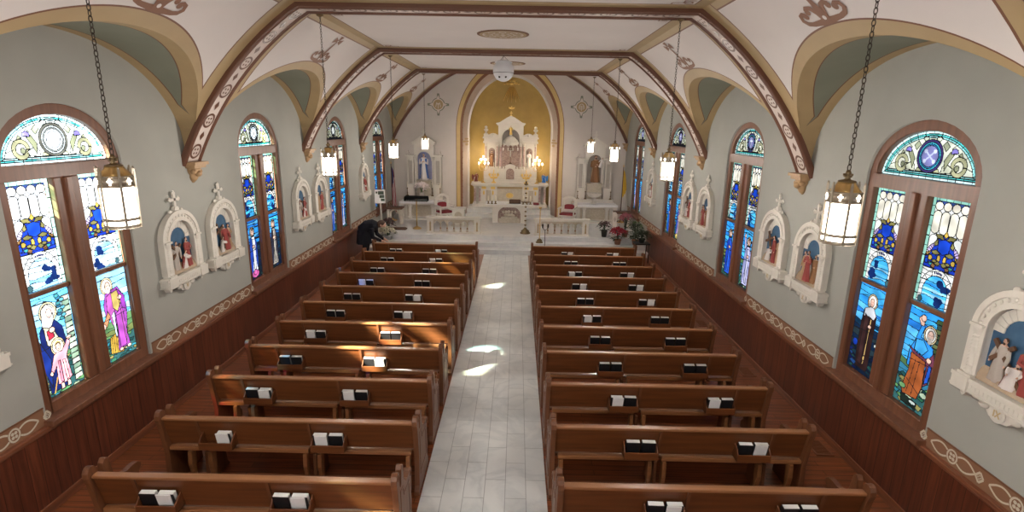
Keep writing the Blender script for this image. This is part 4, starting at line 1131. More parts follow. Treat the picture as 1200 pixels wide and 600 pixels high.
for k, y in enumerate(LY):
    if k == 0: continue           # the row over the gallery is out of sight
    for sgn, side in ((-1, 'left'), (1, 'right')):
        lab = f'lit metal and glass lantern on a long chain, {LW[k]} of the {side} row' if k else f'lit lantern on a chain behind the viewer, {side} row'
        p = {(-1, 1): (-2.31, y, 3.225), (1, 1): (2.40, y, 3.215), (-1, 2): (-2.42, y, 3.16), (1, 2): (2.45, y, 3.185), (-1, 3): (-2.47, y, 3.15), (1, 3): (2.445, y, 3.165), (-1, 4): (-2.495, y, 3.16), (1, 4): (2.497, y, 3.157)}[(sgn, k)]
        if lan is None: lan = make_lantern(lab); lan.location = p
        else: dup(lan, p, lab)
        li = D.lights.new('lantern_light', 'POINT'); li.energy = LANT_W; li.color = (1, .91, .82); li.shadow_soft_size = .10
        lo = D.objects.new('lantern_light', li); lo.location = (p[0], p[1], p[2]-.12); COL.objects.link(lo)

# white globe loudspeaker hung below the second rib
t = empty('globe_speaker', (-.045, 12.06, 5.055), 'white spherical loudspeaker hung on wires from the ceiling rib', 'loudspeaker')
b = MB(); b.sph((0, 0, 0), (.225, .225, .225), 0, 32, 20); b.build('globe', 'plastic', t)
b = MB(); b.lathe([(.2245, -.052), (.2255, -.050), (.2255, -.046), (.2245, -.044)], 40); b.build('seam_ring', 'iron', t)
for a, zz in ((-2.05, -.14), (-1.25, -.14), (0.9, -.14), (2.4, -.14)):
    b = MB(); rr_ = math.sqrt(.225**2-zz*zz); b.sph((rr_*math.cos(a), rr_*math.sin(a), zz), .022, 0, 10, 6); b.build('port', 'iron', t)
b = MB(); b.lathe([(.10, .185), (.19, .165), (.195, .172), (.11, .205), (.03, .215), (.0, .215)], 28); b.build('mount_cap', 'plastic', t)
b = MB()
for a in (.3, 2.4, 4.5): b.cyl((.13*math.cos(a), .13*math.sin(a), .19), (0, 0, .300), .004, n=6)
b.cyl((0, 0, .29), (0, 0, .306), .012, n=8)
b.build('hanging_wire', 'chain', t)

# ---------------------------------------------------------------- figures (statues, relief groups)
def figure(b, h, o=(0, 0, 0), lean=0, bow=0, arms='pray', robe=0, mantle=1, skin=2, hair=3, veil=False, beard=False, turn=0, width=1., folds=7, kneel=0., rot=None, wrap=0.):
    """one continuous robed body: pleated robe, mantle, arms with hands, neck, head with face"""
    mt = Matrix.Translation(Vector(o)) @ Matrix.Rotation(turn, 4, 'Z')
    if rot: mt = mt @ rot
    hh = h*(1-kneel)
    def sh(x, y, z): f = z/h; return (x+lean*h*f*f, y-bow*h*f*f, z)
    prof = [(0, .155, .135), (.03, .16, .14), (.15, .145, .125), (.30, .13, .115), (.45, .115, .10), (.56, .11, .092), (.66, .125, .092), (.74, .135, .088), (.80, .125, .078), (.83, .085, .06), (.85, .045, .042), (.875, .036, .036)]
    n = 24; R = []
    for f, rx, ry in prof:
        z = hh*f if kneel == 0 else (hh*f); w = .16*max(0, 1-f*1.25)
        R.append([sh(h*rx*width*(1+w*math.cos(folds*2*PI*j/n+f*2))*math.cos(2*PI*j/n), h*ry*(1+w*math.cos(folds*2*PI*j/n+f*2))*math.sin(2*PI*j/n), z) for j in range(n)])
    b.rings(R[:10], robe, True, True, True, mt); b.rings(R[9:], skin, True, True, True, mt)
    # mantle: an open shell over the back and one side
    Rm = []
    for f, rx, ry in prof[1:9]:
        a0, a1 = PI*.02-.6*f-wrap, PI*1.05+.5*f+wrap*.75
        Rm.append([sh(h*(rx*width+.016)*(1+.10*math.cos(9*a+f*3)*(1-f))*math.cos(a), h*(ry+.016)*(1+.10*math.cos(9*a+f*3)*(1-f))*math.sin(a), hh*f) for a in [a0+(a1-a0)*j/18 for j in range(19)]])
    b.rings(Rm, mantle, False, False, True, mt)
    zh = hh*.875+h*.058; hd = sh(0, -.008*h, zh)
    b.sph(hd, (.047*h, .054*h, .064*h), skin, 14, 10, mt)
    b.sph((hd[0], hd[1]-.054*h, hd[2]-.006*h), (.009*h, .014*h, .016*h), skin, 6, 5, mt)                 # nose
    for s in (-1, 1):
        b.sph((hd[0]+s*.018*h, hd[1]-.047*h, hd[2]+.010*h), (.007*h, .006*h, .005*h), hair, 6, 4, mt)       # eyes
        b.sph((hd[0]+s*.047*h, hd[1]+.004*h, hd[2]), (.008*h, .012*h, .018*h), skin, 6, 5, mt)              # ears
    b.sph((hd[0], hd[1]-.048*h, hd[2]-.028*h), (.015*h, .006*h, .005*h), hair, 6, 4, mt)                  # mouth
    b.sph((hd[0], hd[1]+.016*h, hd[2]+.014*h), (.055*h, .055*h, .062*h), mantle if veil else hair, 12, 8, mt)
    if veil: b.rings([[ (hd[0]+ (.05+.035*f)*h*math.cos(a), hd[1]+(.052+.02*f)*h*math.sin(a)+.01*h, hd[2]+.03*h-f*.17*h) for a in [-.25+(PI+.5)*j/12 for j in range(13)]] for f in (0, .33, .66, 1)], mantle, False, False, True, mt)
    if beard: b.sph((hd[0], hd[1]-.034*h, hd[2]-.048*h), (.030*h, .028*h, .036*h), hair, 8, 6, mt)
    S = [sh(s*.125*h*width, 0, hh*.775) for s in (-1, 1)]
    def arm(S_, E, Hn, mi):
        tr = lambda p: mt @ Vector(p)
        b.tube([tr(S_), tr(E), tr(Hn)], [.048*h, .046*h, .040*h], 10, mi)
        b.sph(Hn, (.024*h, .024*h, .030*h), skin, 8, 6, mt)
        d = (Vector(Hn)-Vector(E)).normalized()
        for q in range(4):
            off = Vector((.009*h*(q-1.5), 0, 0)); p = Vector(Hn)+off+d*.016*h
            b.tube([tr(p), tr(p+d*.030*h+Vector((0, -.004*h, .004*h))), tr(p+d*.048*h)], [.0062*h, .0058*h, .0045*h], 5, skin)
        p = Vector(Hn); b.tube([tr(p), tr(p+d*.02*h+Vector((0, -.02*h, .014*h)))], [.007*h, .005*h], 5, skin)
    pos = {'pray': ((-.15, -.05, .60), (-.02, -.135, .68), (.15, -.05, .60), (.02, -.135, .68)),
           'open': ((-.20, -.03, .60), (-.25, -.11, .50), (.20, -.03, .60), (.25, -.11, .50)),
           'hold': ((-.16, -.06, .60), (-.03, -.15, .60), (.17, -.06, .62), (.05, -.15, .66)),
           'raise': ((-.20, -.04, .68), (-.20, -.12, .86), (.17, -.05, .60), (.05, -.14, .58)),
           'down': ((-.18, -.02, .60), (-.18, -.07, .44), (.18, -.02, .60), (.18, -.07, .44)),
           'reach': ((-.12, -.10, .66), (-.10, -.27, .62), (.14, -.10, .66), (.10, -.27, .62))}[arms]
    for i in (0, 1):
        E, Hn = pos[2*i], pos[2*i+1]
        kz = hh/h
        arm(S[i], sh(E[0]*h*width, E[1]*h, E[2]*hh), sh(Hn[0]*h*width, Hn[1]*h, Hn[2]*hh), robe)

def roman(b, txt, x, y, z, h, mi):
    w = {'I': .25, 'V': .7, 'X': .7}; tot = sum(w[c]*h+.12*h for c in txt)-.12*h; cx = x-tot/2
    for c in txt:
        W_ = w[c]*h; t = .09*h
        def stroke(x0, z0, x1, z1):
            L = math.hypot(x1-x0, z1-z0); nx, nz = -(z1-z0)/L*t, (x1-x0)/L*t
            b.prism([(x0+nx, z0+nz), (x1+nx, z1+nz), (x1-nx, z1-nz), (x0-nx, z0-nz)], 'y', y, y+.004, mi)
        if c == 'I': stroke(cx+W_/2, z, cx+W_/2, z+h)
        if c == 'V': stroke(cx, z+h, cx+W_/2, z); stroke(cx+W_, z+h, cx+W_/2, z)
        if c == 'X': stroke(cx, z+h, cx+W_, z); stroke(cx+W_, z+h, cx, z)
        cx += W_+.12*h

ROBES = ['robetan', 'red', 'robegrey', 'robebrown', 'robewhite', 'robeblue', 'robered']
STAT_FRAME = {}
def station(loc, rz, num, label, figs, crossed):
    t = empty('station_of_the_cross', loc, label, 'wall relief', 'stations of the cross on the side walls', rz); t.scale = (1, .62, 1)
    if not STAT_FRAME:
        sp = .50; ro, ri = .395, .275
        b = MB()
        P = lambda r: [(-r, .06)]+arc(0, sp, r, r*1.0, PI, 0, 20)+[(r, .06)]
        b.band(P(ro), P(ri), 'y', -.13, .0); b.band(P(ro+.02), P(ro-.035), 'y', -.155, -.125); b.band(P(ri+.035), P(ri-.012), 'y', -.15, -.12)
        for i in range(15):           # beaded arch
            a = PI*(i+.5)/15; b.sph((.335*math.cos(a), -.135, sp+.335*math.sin(a)), (.020, .02, .020), 0, 6, 4)
        STAT_FRAME['frame'] = ('stat', b, .004)
        for s in (-1, 1):
            b = MB(); x = s*.335
            b.lathe([(.050, .06), (.050, .085), (.036, .10), (.040, .13)], 14, (x, -.135, 0))
            for q in range(8): b.lathe([(.034, .13+q*.035), (.041, .1475+q*.035), (.034, .165+q*.035)], 12, (x, -.135, 0))
            b.lathe([(.034, .41), (.042, .42), (.036, .435), (.056, .475), (.060, .49), (.060, .505)], 14, (x, -.135, 0))
            b.cbox((x, -.12, .515), (.13, .16, .025)); b.cbox((x, -.12, .05), (.14, .17, .03))
            STAT_FRAME['column%d' % s] = ('stat', b, .003)
        b = MB()
        b.box(-.47, -.20, .0, .47, 0, .036); b.box(-.455, -.185, -.075, .455, 0, 0); b.box(-.47, -.195, -.095, .47, 0, -.075)
        for s in (-1, 1): b.box(s*.36-.085, -.215, -.10, s*.36+.085, 0, .04)
        for i in range(13): b.box(-.25+.041*i-.012, -.192, -.06, -.25+.041*i+.012, -.18, -.02)
        STAT_FRAME['ledge'] = ('stat', b, .004)
        b = MB(); b.prism([(-.30, -.095), (.30, -.095), (.24, -.14), (.15, -.15), (.09, -.215), (0, -.235), (-.09, -.215), (-.15, -.15), (-.24, -.14)], 'y', -.09, 0)
        for s in (-1, 1):
            b.sph((s*.15, -.09, -.14), (.055, .035, .040), 0, 10, 6); b.sph((s*.24, -.085, -.118), (.045, .03, .026), 0, 10, 6)
            b.prism([(s*.36-.05, -.10), (s*.36+.05, -.10), (s*.36+.02, -.15), (s*.36, -.17), (s*.36-.02, -.15)], 'y', -.12, 0)
        b.lathe([(.0, 0), (.055, 0), (.072, .012), (.078, .03), (.0, .03)], 20, (0, 0, 0), 0, True, Matrix.Translation((0, -.09, -.155)) @ Matrix.Rotation(PI/2, 4, 'X'))
        STAT_FRAME['bracket'] = ('stat', b, .003)
        b = MB(); cz = .50          # fluted shell under the arch
        for i in range(11):
            a = PI*(i+.5)/11; c, s_ = math.cos(a), math.sin(a); m = Matrix.Translation((0, -.035, cz-.0)) @ Matrix.Rotation(-(a-PI/2), 4, 'Y')
            b.prism([(-.022, .165), (.022, .165), (.036, .265), (-.036, .265)], 'y', -.012, .012, 0, m)
        STAT_FRAME['shell'] = ('stat', b, .004)
        b = MB(); b.prism([(-.28, .06)]+arc(0, sp, .28, .28, PI, 0, 16)+[(.28, .06)], 'y', -.022, .0)
        STAT_FRAME['painted_sky'] = ('statblue', b, 0)
        b = MB(); b.prism([(-.022, .17), (-.06, .15), (-.135, .05), (-.022, .05)], 'x', -.28, .28)
        STAT_FRAME['painted_ground'] = ('statfloor', b, 0)
        b = MB(); b.prism([(-.15, .86), (-.10, .905), (-.05, .91), (-.035, .96), (.035, .96), (.05, .91), (.10, .905), (.15, .86), (.08, .885), (-.08, .885)], 'y', -.11, -.02)
        for s in (-1, 1): b.sph((s*.12, -.07, .895), (.045, .03, .03), 0, 8, 6)
        b.box(-.022, -.085, .95, .022, -.045, 1.14); b.box(-.085, -.085, 1.035, .085, -.045, 1.075)
        for x, z in ((0, 1.14), (-.088, 1.055), (.088, 1.055)):
            for dx, dz in ((-.018, 0), (.018, 0), (0, .018), (0, -.014)): b.sph((x+dx, -.065, z+dz), (.02, .022, .02), 0, 8, 5)
        STAT_FRAME['cross_finial'] = ('stat', b, .003)
        for k in list(STAT_FRAME):
            mat, b, bv = STAT_FRAME[k]; nm = 'column' if k.startswith('column') else k
            o = b.build(nm, mat, None, bev=bv); o.parent = t; STAT_FRAME[k] = o
    else:
        for k, o in STAT_FRAME.items():
            c = o.copy(); COL.objects.link(c); c.parent = t
    b = MB(); b.prism([(.048*math.cos(a*PI/10), -.155+.05*math.sin(a*PI/10)) for a in range(20)], 'y', -.124, -.118, 0)
    roman(b, num, 0, -.129, -.185, .06, 1); b.build('number_plaque', ['stat', 'statgilt'], t)
    for (x, y, h, rb, mn, arms, lean, bow, kn, turn) in figs:
        b = MB(); figure(b, h, (x, y, .085), lean, bow, arms, width=1.15, folds=6, kneel=kn, turn=turn, beard=True)
        b.build('relief_figure', [ROBES[rb], ROBES[mn], 'skin', 'hair'], t)
    if crossed:
        b = MB(); x0, z0, a = crossed; m = Matrix.Translation((x0, -.085, z0)) @ Matrix.Rotation(a, 4, 'Y')
        b.box(-.018, -.015, -.26, .018, .015, .20, 0, m); b.box(-.13, -.016, .05, .13, .016, .086, 0, m)
        b.build('relief_cross', 'crosswood', t)
    return t
SY = RIBS
def fg(n):
    r = random.Random(n*13+1)
    base = [[(-.12, -.07, .40, 0, 2, 'down', .0, .05, 0, -.3), (.0, -.11, .43, 1, 4, 'hold', .0, .05, 0, .0), (.13, -.07, .40, 3, 0, 'raise', 0, .04, 0, .3)],
            [(-.13, -.06, .40, 2, 0, 'down', .1, .05, 0, -.2), (.02, -.105, .34, 4, 1, 'reach', .25, .15, .30, .5), (.15, -.06, .42, 1, 3, 'hold', -.1, .05, 0, .2)],
            [(-.10, -.10, .33, 4, 2, 'reach', .2, .2, .32, .8), (.07, -.08, .42, 1, 6, 'down', -.15, .05, 0, -.4), (.17, -.05, .40, 0, 3, 'hold', 0, .02, 0, .1)]]
    return base[n % 3]
specs = [(-1, 1, .55, 'VI', 0), (-1, 2, -.55, 'V', 1), (-1, 2, .55, 'IV', 2), (-1, 3, -.55, 'III', 1), (-1, 3, .55, 'II', 0), (-1, 4, 0, 'I', 2),
         (1, 1, .62, 'IX', 1), (1, 2, -.55, 'X', 0), (1, 2, .55, 'XI', 2), (1, 3, -.55, 'XII', 0), (1, 3, .55, 'XIII', 2), (1, 4, -.1, 'XIV', 1)]
for sgn, k, d, num, f in specs:
    side = 'left' if sgn < 0 else 'right'
    where = {(-1, 1): 'left picture edge', (1, 1): 'right picture edge'}.get((sgn, k)) or \
        (f'{side} wall, {"nearer" if d < 0 else "farther"} of the {["", "", "near", "far"][k]} pair' if k < 4 else f'{side} wall, the single one nearest the altar')
    station((sgn*HW, SY[k]+d, 1.80), PI/2 if sgn < 0 else -PI/2, num, f'cream arched station relief topped by a cross, {where}', fg(f), ((-.06, .30, -.75) if f == 1 else ((-.10, .36, -.4) if f == 2 else None)))
# ---------------------------------------------------------------- sanctuary
FZ = .45
def column(b, x, y, z0, z1, r, mi_s=0, mi_c=1, n=14):
    h = z1-z0
    b.lathe([(r*1.5, 0), (r*1.5, .03), (r*1.2, .05), (r*1.3, .07), (r, .09)], n, (x, y, z0), mi_c)
    b.lathe([(r, .09), (r*.88, h-.12)], n, (x, y, z0), mi_s)
    b.lathe([(r*.88, h-.12), (r*1.1, h-.11), (r*.95, h-.09), (r*1.5, h-.03), (r*1.6, h-.03), (r*1.6, h)], n, (x, y, z0), mi_c)
def arch_plate(b, x0, x1, z0, z1, cx, r, sp, y0, y1, mi=0, n=18):
    """plate with an arched opening reaching its foot"""
    inn = [(cx-r, z0)]+arc(cx, sp, r, r, PI, 0, n)+[(cx+r, z0)]
    out = [(x0, z0)]
    for i in range(n+1):
        f = i/n
        if f <= .25: out.append((x0, z0+(z1-z0)*f/.25))
        elif f < .75: out.append((x0+(x1-x0)*(f-.25)/.5, z1))
        else: out.append((x1, z1-(z1-z0)*(f-.75)/.25))
    out.append((x1, z0)); b.band(out, inn, 'y', y0, y1, mi)
def urn(b, x, y, z, h, mi=0):
    b.lathe([(.0, 0), (h*.22, 0), (h*.22, h*.08), (h*.10, h*.16), (h*.10, h*.24), (h*.28, h*.42), (h*.30, h*.55), (h*.16, h*.68), (h*.12, h*.72), (h*.20, h*.82), (h*.19, h*.92), (h*.08, h), (0, h)], 14, (x, y, z), mi)

# high altar
C0 = .02; HY = 21.0
t = empty('high_altar', (C0, HY, .75), 'tall white carved high altar with reredos standing in the gold apse', 'altar')
L = lambda y: y-HY
b = MB(); b.box(-1.50, -.06, 0, 1.50, .60, .07); b.box(-1.47, -.03, .07, 1.47, .60, .12); b.box(-1.16, .04, .12, 1.16, .58, .84); b.box(-1.44, .30, .12, 1.44, .58, .84)
b.build('altar_base', 'white', t, bev=.008)
b = MB(); b.box(-1.52, -.10, .86, 1.52, .62, .93); b.box(-1.48, -.06, .83, 1.48, .60, .86)
b.build('mensa', 'white', t, bev=.010)
b = MB(); b.box(-.50, .02, .16, .50, .045, .72); fpn = b.build('front_panel', 'beige', t, bev=.004)
b = MB(); b.sph((0, .02, .46), (.10, .025, .075), 0, 16, 8); b.lathe([(.115, 0), (.125, .012), (.14, .012), (.145, 0)], 20, (0, 0, 0), 0, True, Matrix.Translation((0, .02, .46)) @ Matrix.Rotation(PI/2, 4, 'X') @ Matrix.Scale(.75, 4, (0, 1, 0)))
b.build('oval_medallion', 'goldleaf', fpn)
b = MB(); b.box(-.50, .035, .72, .50, .05, .80); b.build('gilt_frieze', 'gold', t)
for s in (-1, 1):
    for x in (1.38, 1.18): 
        b = MB(); column(b, s*x, .06, .12, .84, .045, 0, 1); b.build('front_column', ['marblepink', 'white'], t)
    for x in (1.02, .66):
        b = MB(); b.box(s*x-.055, -.0, .12, s*x+.055, .05, .74, 0); b.box(s*x-.085, -.02, .70, s*x+.085, .05, .80, 1); b.sph((s*x, -.01, .56), (.035, .02, .09), 1, 8, 6)
        b.build('front_pilaster', ['white', 'goldleaf'], t, bev=.004)
    b = MB(); b.box(s*.84-.10, .02, .2, s*.84+.10, .045, .66); b.build('front_panel', 'beige', t, bev=.004)
b = MB(); b.box(-1.10, .28, .93, 1.10, .60, 1.06); b.box(-1.06, .32, 1.06, 1.06, .60, 1.12)
b.build('gradine', 'white', t, bev=.006)
for s in (-1, 1):
    b = MB(); arch_plate(b, s*.40-.17, s*.40+.17, 1.12, 1.42, s*.40, .07, 1.28, .34, .40); b.box(s*.40-.17, .40, 1.12, s*.40+.17, .56, 1.42); b.box(s*.40-.19, .32, 1.42, s*.40+.19, .56, 1.46)
    for i in range(3): b.lathe([(.035, 0), (.05, .03), (.03, .07), (.045, .09), (.0, .10)], 10, (s*.40-.13+.13*i, .42, 1.46))
    b.build('candle_ledge', 'white', t, bev=.003)
b = MB(); arch_plate(b, -.20, .20, 1.0, 1.56, 0, .165, 1.34, .24, .36, 0); b.box(-.20, .36, 1.06, .20, .56, 1.56, 0); b.prism([(-.22, 1.56), (.22, 1.56), (.15, 1.62), (0, 1.66), (-.15, 1.62)], 'y', .24, .56, 0)
tb = b.build('tabernacle', 'white', t, bev=.005)
b = MB(); b.prism([(-.16, 1.07)]+arc(0, 1.34, .16, .16, PI, 0, 14)+[(.16, 1.07)], 'y', .25, .28); b.build('tabernacle_door', 'marblebrown', tb)
# reredos
b = MB(); b.box(-1.06, .44, .93, 1.06, .80, 1.45); b.box(-1.04, .62, 1.45, 1.04, .80, 2.50); b.box(-.50, .62, 2.50, .50, .80, 3.15)
b.build('reredos_body', 'white', t, bev=.006)
b = MB(); b.box(-.36, .585, 1.45, .36, .625, 2.48); b.build('centre_recess', 'marblebrown', t)
for s in (-1, 1):
    for x, r in ((.985, .035), (.53, .05), (.40, .045)):
        b = MB(); column(b, s*x, .54, 1.45, 2.46, r, 0, 1); b.build('reredos_column', ['marblepink', 'white'], t)
    b = MB(); arch_plate(b, s*.745-.17, s*.745+.17, 1.45, 2.46, s*.745, .125, 2.15, .52, .62); b.box(s*.745-.13, .44, 1.45, s*.745+.13, .60, 1.52); b.build('side_niche', 'white', t, bev=.004)
    b = MB(); b.prism([(s*.745-.125, 1.52)]+arc(s*.745, 2.15, .125, .125, PI, 0, 12)+[(s*.745+.125, 1.52)], 'y', .60, .616); b.build('niche_back', 'marblebrown', t)
    b = MB(); b.box(s*.745-.34, .44, 2.46, s*.745+.34, .80, 2.54); b.box(s*.745-.31, .48, 2.54, s*.745+.31, .80, 2.64); b.box(s*.745-.36, .42, 2.64, s*.745+.36, .80, 2.70)
    b.build('side_entablature', 'white', t, bev=.006)
    b = MB(); b.prism([(s*.70-.20, 2.70)]+arc(s*.70, 2.70, .20, .15, PI, 0, 12), 'y', .50, .62); b.sph((s*.70, .49, 2.77), (.06, .03, .05), 0, 10, 6)
    for q in (-1, 1): b.sph((s*.70+q*.20, .55, 2.74), (.06, .05, .06), 0, 10, 6)
    b.build('scroll_pediment', 'white', t)
    b = MB(); b.box(s*.98-.09, .46, 2.70, s*.98+.09, .66, 2.82); urn(b, s*.98, .56, 2.82, .30); b.build('urn_finial', 'white', t)
b = MB(); arch_plate(b, -.48, .48, 2.46, 3.15, 0, .355, 2.68, .46, .62); b.box(-.50, .44, 2.46, -.36, .62, 2.56); b.box(.36, .44, 2.46, .50, .62, 2.56)
b.build('upper_arch', 'white', t, bev=.005)
b = MB(); b.band(arc(0, 2.68, .40, .40, PI, 0, 20), arc(0, 2.68, .345, .345, PI, 0, 20), 'y', .43, .47); b.build('arch_moulding', 'white', t)
b = MB(); b.prism([(-.34, 2.50)]+arc(0, 2.68, .34, .34, PI, 0, 18)+[(.34, 2.50)], 'y', .592, .612); b.build('arch_recess', 'nicheshade', t)  # dark panel stands for the shaded inside of the arch
b = MB(); b.box(-.54, .40, 3.15, .54, .80, 3.20); b.prism([(-.58, 3.20), (.58, 3.20), (.58, 3.24), (.44, 3.27), (.30, 3.36), (.14, 3.46), (0, 3.52), (-.14, 3.46), (-.30, 3.36), (-.44, 3.27), (-.58, 3.24)], 'y', .38, .80)
b.prism([(-.36, 3.24), (.36, 3.24), (.12, 3.40), (0, 3.44), (-.12, 3.40)], 'y', .365, .385)
b.build('pediment', 'white', t, bev=.008)
b = MB(); b.box(-.015, .50, 3.52, .015, .53, 3.70); b.box(-.055, .50, 3.61, .055, .53, 3.64); b.lathe([(.05, 0), (.03, .03), (0, .04)], 10, (0, .515, 3.51)); b.build('top_cross', 'goldleaf', t)
b = MB()                      # small canopy over the crucifix
b.lathe([(.0, 2.42), (.30, 2.42), (.32, 2.46), (.32, 2.52), (.28, 2.54), (.24, 2.62), (.16, 2.70), (.06, 2.75), (0, 2.76)], 8, (0, .44, 0), 0, False)
for i in range(-1, 2): b.band(arc(i*.19, 2.30, .085, .10, PI, 0, 10), [(i*.19-.095+.019*j, 2.43) for j in range(11)], 'y', .20+.06*abs(i), .24+.06*abs(i))
for i in (-1.5, -.5, .5, 1.5): b.lathe([(0, 0), (.02, .02), (.03, .07), (.022, .13)], 8, (i*.19, .22+.05*abs(i), 2.18))
for i in range(5): b.lathe([(.02, 0), (.03, .03), (.0, .10)], 8, (.27*math.cos(PI+PI*i/4), .44+.27*math.sin(PI+PI*i/4), 2.52))
b.build('canopy', 'white', t)

# things standing on the high altar
def statue(name, h, loc, label, robe, mantle, arms, mats=None, veil=False, beard=False, rz=0, wrap=0., width=1., hair='hair'):
    b = MB(); figure(b, h, (0, 0, .03), arms=arms, veil=veil, beard=beard, width=width, wrap=wrap); b.lathe([(h*.155, 0), (h*.155, .02), (h*.145, .03), (0, .03)], 16, (0, 0, 0), 4)
    o = b.build(name, [robe, mantle, 'skin', hair, 'white'], loc=loc); o.rotation_euler = (0, 0, rz)
    tag(o, label, 'statue'); return o
statue('saint_statue', .62, (C0-.745, HY+.49, .75+1.523), 'small dark-robed saint statue in the left niche of the high altar', 'robebrown', 'robered', 'pray', beard=True, width=.8)
statue('saint_statue', .62, (C0+.745, HY+.49, .75+1.523), 'small white-robed saint statue in the right niche of the high altar', 'robewhite', 'robegrey', 'pray', beard=False, width=.8)
o = statue('gilded_statuette', .34, (C0, HY+.38, .75+2.768), 'small gilded statuette under the top arch of the high altar', 'goldleaf', 'goldleaf', 'open', hair='goldleaf')
t = empty('crucifix', (C0, HY+.45, .75+1.665), 'standing crucifix with pale figure in the centre of the high altar', 'crucifix')
b = MB(); b.lathe([(.07, 0), (.07, .015), (.03, .04), (.015, .07), (0, .07)], 12); b.box(-.012, -.012, .06, .012, .012, .72); b.box(-.15, -.011, .54, .15, .011, .563); b.build('cross', 'crosswood', t)
b = MB(); b.tube([(0, -.022, .30), (.004, -.035, .40), (0, -.03, .47), (0, -.028, .535)], [.013, .022, .022, .028], 8); b.sph((0, -.035, .585), (.018, .02, .024), 0, 8, 6)
for s in (-1, 1): b.tube([(s*.02, -.028, .53), (s*.075, -.024, .535), (s*.135, -.016, .555)], [.011, .009, .007], 6); b.tube([(s*.01, -.025, .41), (s*.014, -.032, .36), (s*.004, -.02, .28)], [.014, .012, .008], 6)
b.build('corpus', 'stat', t)
def angel(loc, label, robe, mantle, rz):
    b = MB(); figure(b, .44, (0, 0, .05), bow=.18, arms='pray', kneel=.22, width=1.15)
    for s in (-1, 1): b.prism([(s*.03, .26), (s*.13, .34), (s*.15, .24), (s*.12, .10), (s*.05, .14)], 'y', .055, .075, 0)
    b.box(-.13, -.11, 0, .13, .11, .05, 4)
    o = b.build('kneeling_angel', [robe, mantle, 'skin', 'hair', 'white'], loc=loc); o.rotation_euler = (0, 0, rz); tag(o, label, 'statue', None)
angel((C0-1.345, HY+.12, 1.682), 'kneeling angel in white and dark red at left end of high altar', 'robered', 'robewhite', .6)
angel((C0+1.345, HY+.12, 1.682), 'kneeling angel in white and bright blue at right end of high altar', 'bluecloth', 'robewhite', -.6)
def lit_candelabrum(loc, label):
    t = empty('lit_candelabrum', loc, label, 'candelabrum', 'lit candelabra on the high altar')
    b = MB(); b.lathe([(.09, 0), (.09, .02), (.04, .05), (.02, .10), (.03, .16), (.015, .22), (.012, .55), (.03, .60), (.01, .66), (0, .68)], 14)
    tips = []
    for ring, (n, r, z) in enumerate(((5, .20, .72), (4, .12, .86), (1, .0, .98))):
        for i in range(n):
            a = 2*PI*i/n+ring*.5; x, y = r*math.cos(a), r*.6*math.sin(a)
            b.tube([(0, 0, z-.22), (x*.6, y*.6, z-.24), (x*1.05, y*1.05, z-.14), (x, y, z-.05)], .008, 6); b.lathe([(.008, 0), (.026, .012), (.02, .03)], 8, (x, y, z-.06)); tips.append((x, y, z))
    b.build('branched_stand', 'brass', t)
    for x, y, z in tips:
        c = MB(); c.cyl((x, y, z-.045), (x, y, z+.02), .010, n=8); o = c.build('candle_tube', 'wax', t)
        c = MB(); c.lathe([(.006, 0), (.020, .022), (.016, .04), (.0, .065)], 10, (x, y, z+.018)); c.build('bulb', 'bulb', o)
    li = D.lights.new('candelabrum_light', 'POINT'); li.energy = 5; li.color = (1, .80, .56); li.shadow_soft_size = .12
    lo = D.objects.new('candelabrum_light', li); lo.location = (loc[0], loc[1]-.12, loc[2]+.95); COL.objects.link(lo)
lit_candelabrum((C0-1.06, HY+.13, 1.682), 'branched candelabrum with lit bulbs, left side of high altar')
lit_candelabrum((C0+1.06, HY+.13, 1.682), 'branched candelabrum with lit bulbs, right side of high altar')
def gilt_branch(loc, label):
    t = empty('gilt_candle_stand', loc, label, 'candelabrum', 'gilt candle stands on the high altar')
    b = MB(); b.lathe([(.08, 0), (.08, .02), (.03, .05), (.02, .12), (.04, .17), (.015, .22), (.012, .40), (0, .40)], 12)
    for i in range(6):
        a = PI*i/5; x = .15*math.cos(a)
        b.tube([(0, 0, .14+.04*(i % 2)), (x*.6, -.03, .14), (x, -.02, .22), (x*.95, 0, .30)], .010, 6); b.sph((x, -.01, .25), (.028, .022, .035), 0, 8, 5); b.sph((x*.55, -.03, .17), (.03, .02, .03), 0, 8, 5)
    b.build('leafy_stand', 'goldleaf', t); t.scale = (1.2, 1.0, 1.3)
    for x, z in ((-.14, .30), (0, .40), (.14, .30)):
        c = MB(); c.cyl((x, 0, z), (x, 0, z+.22), .011, n=8); c.build('taper', 'wax', t)
gilt_branch((C0-.64, HY+.13, 1.682), 'gilt leafy candle stand with tapers, left of the tabernacle')
gilt_branch((C0+.64, HY+.13, 1.682), 'gilt leafy candle stand with tapers, right of the tabernacle')

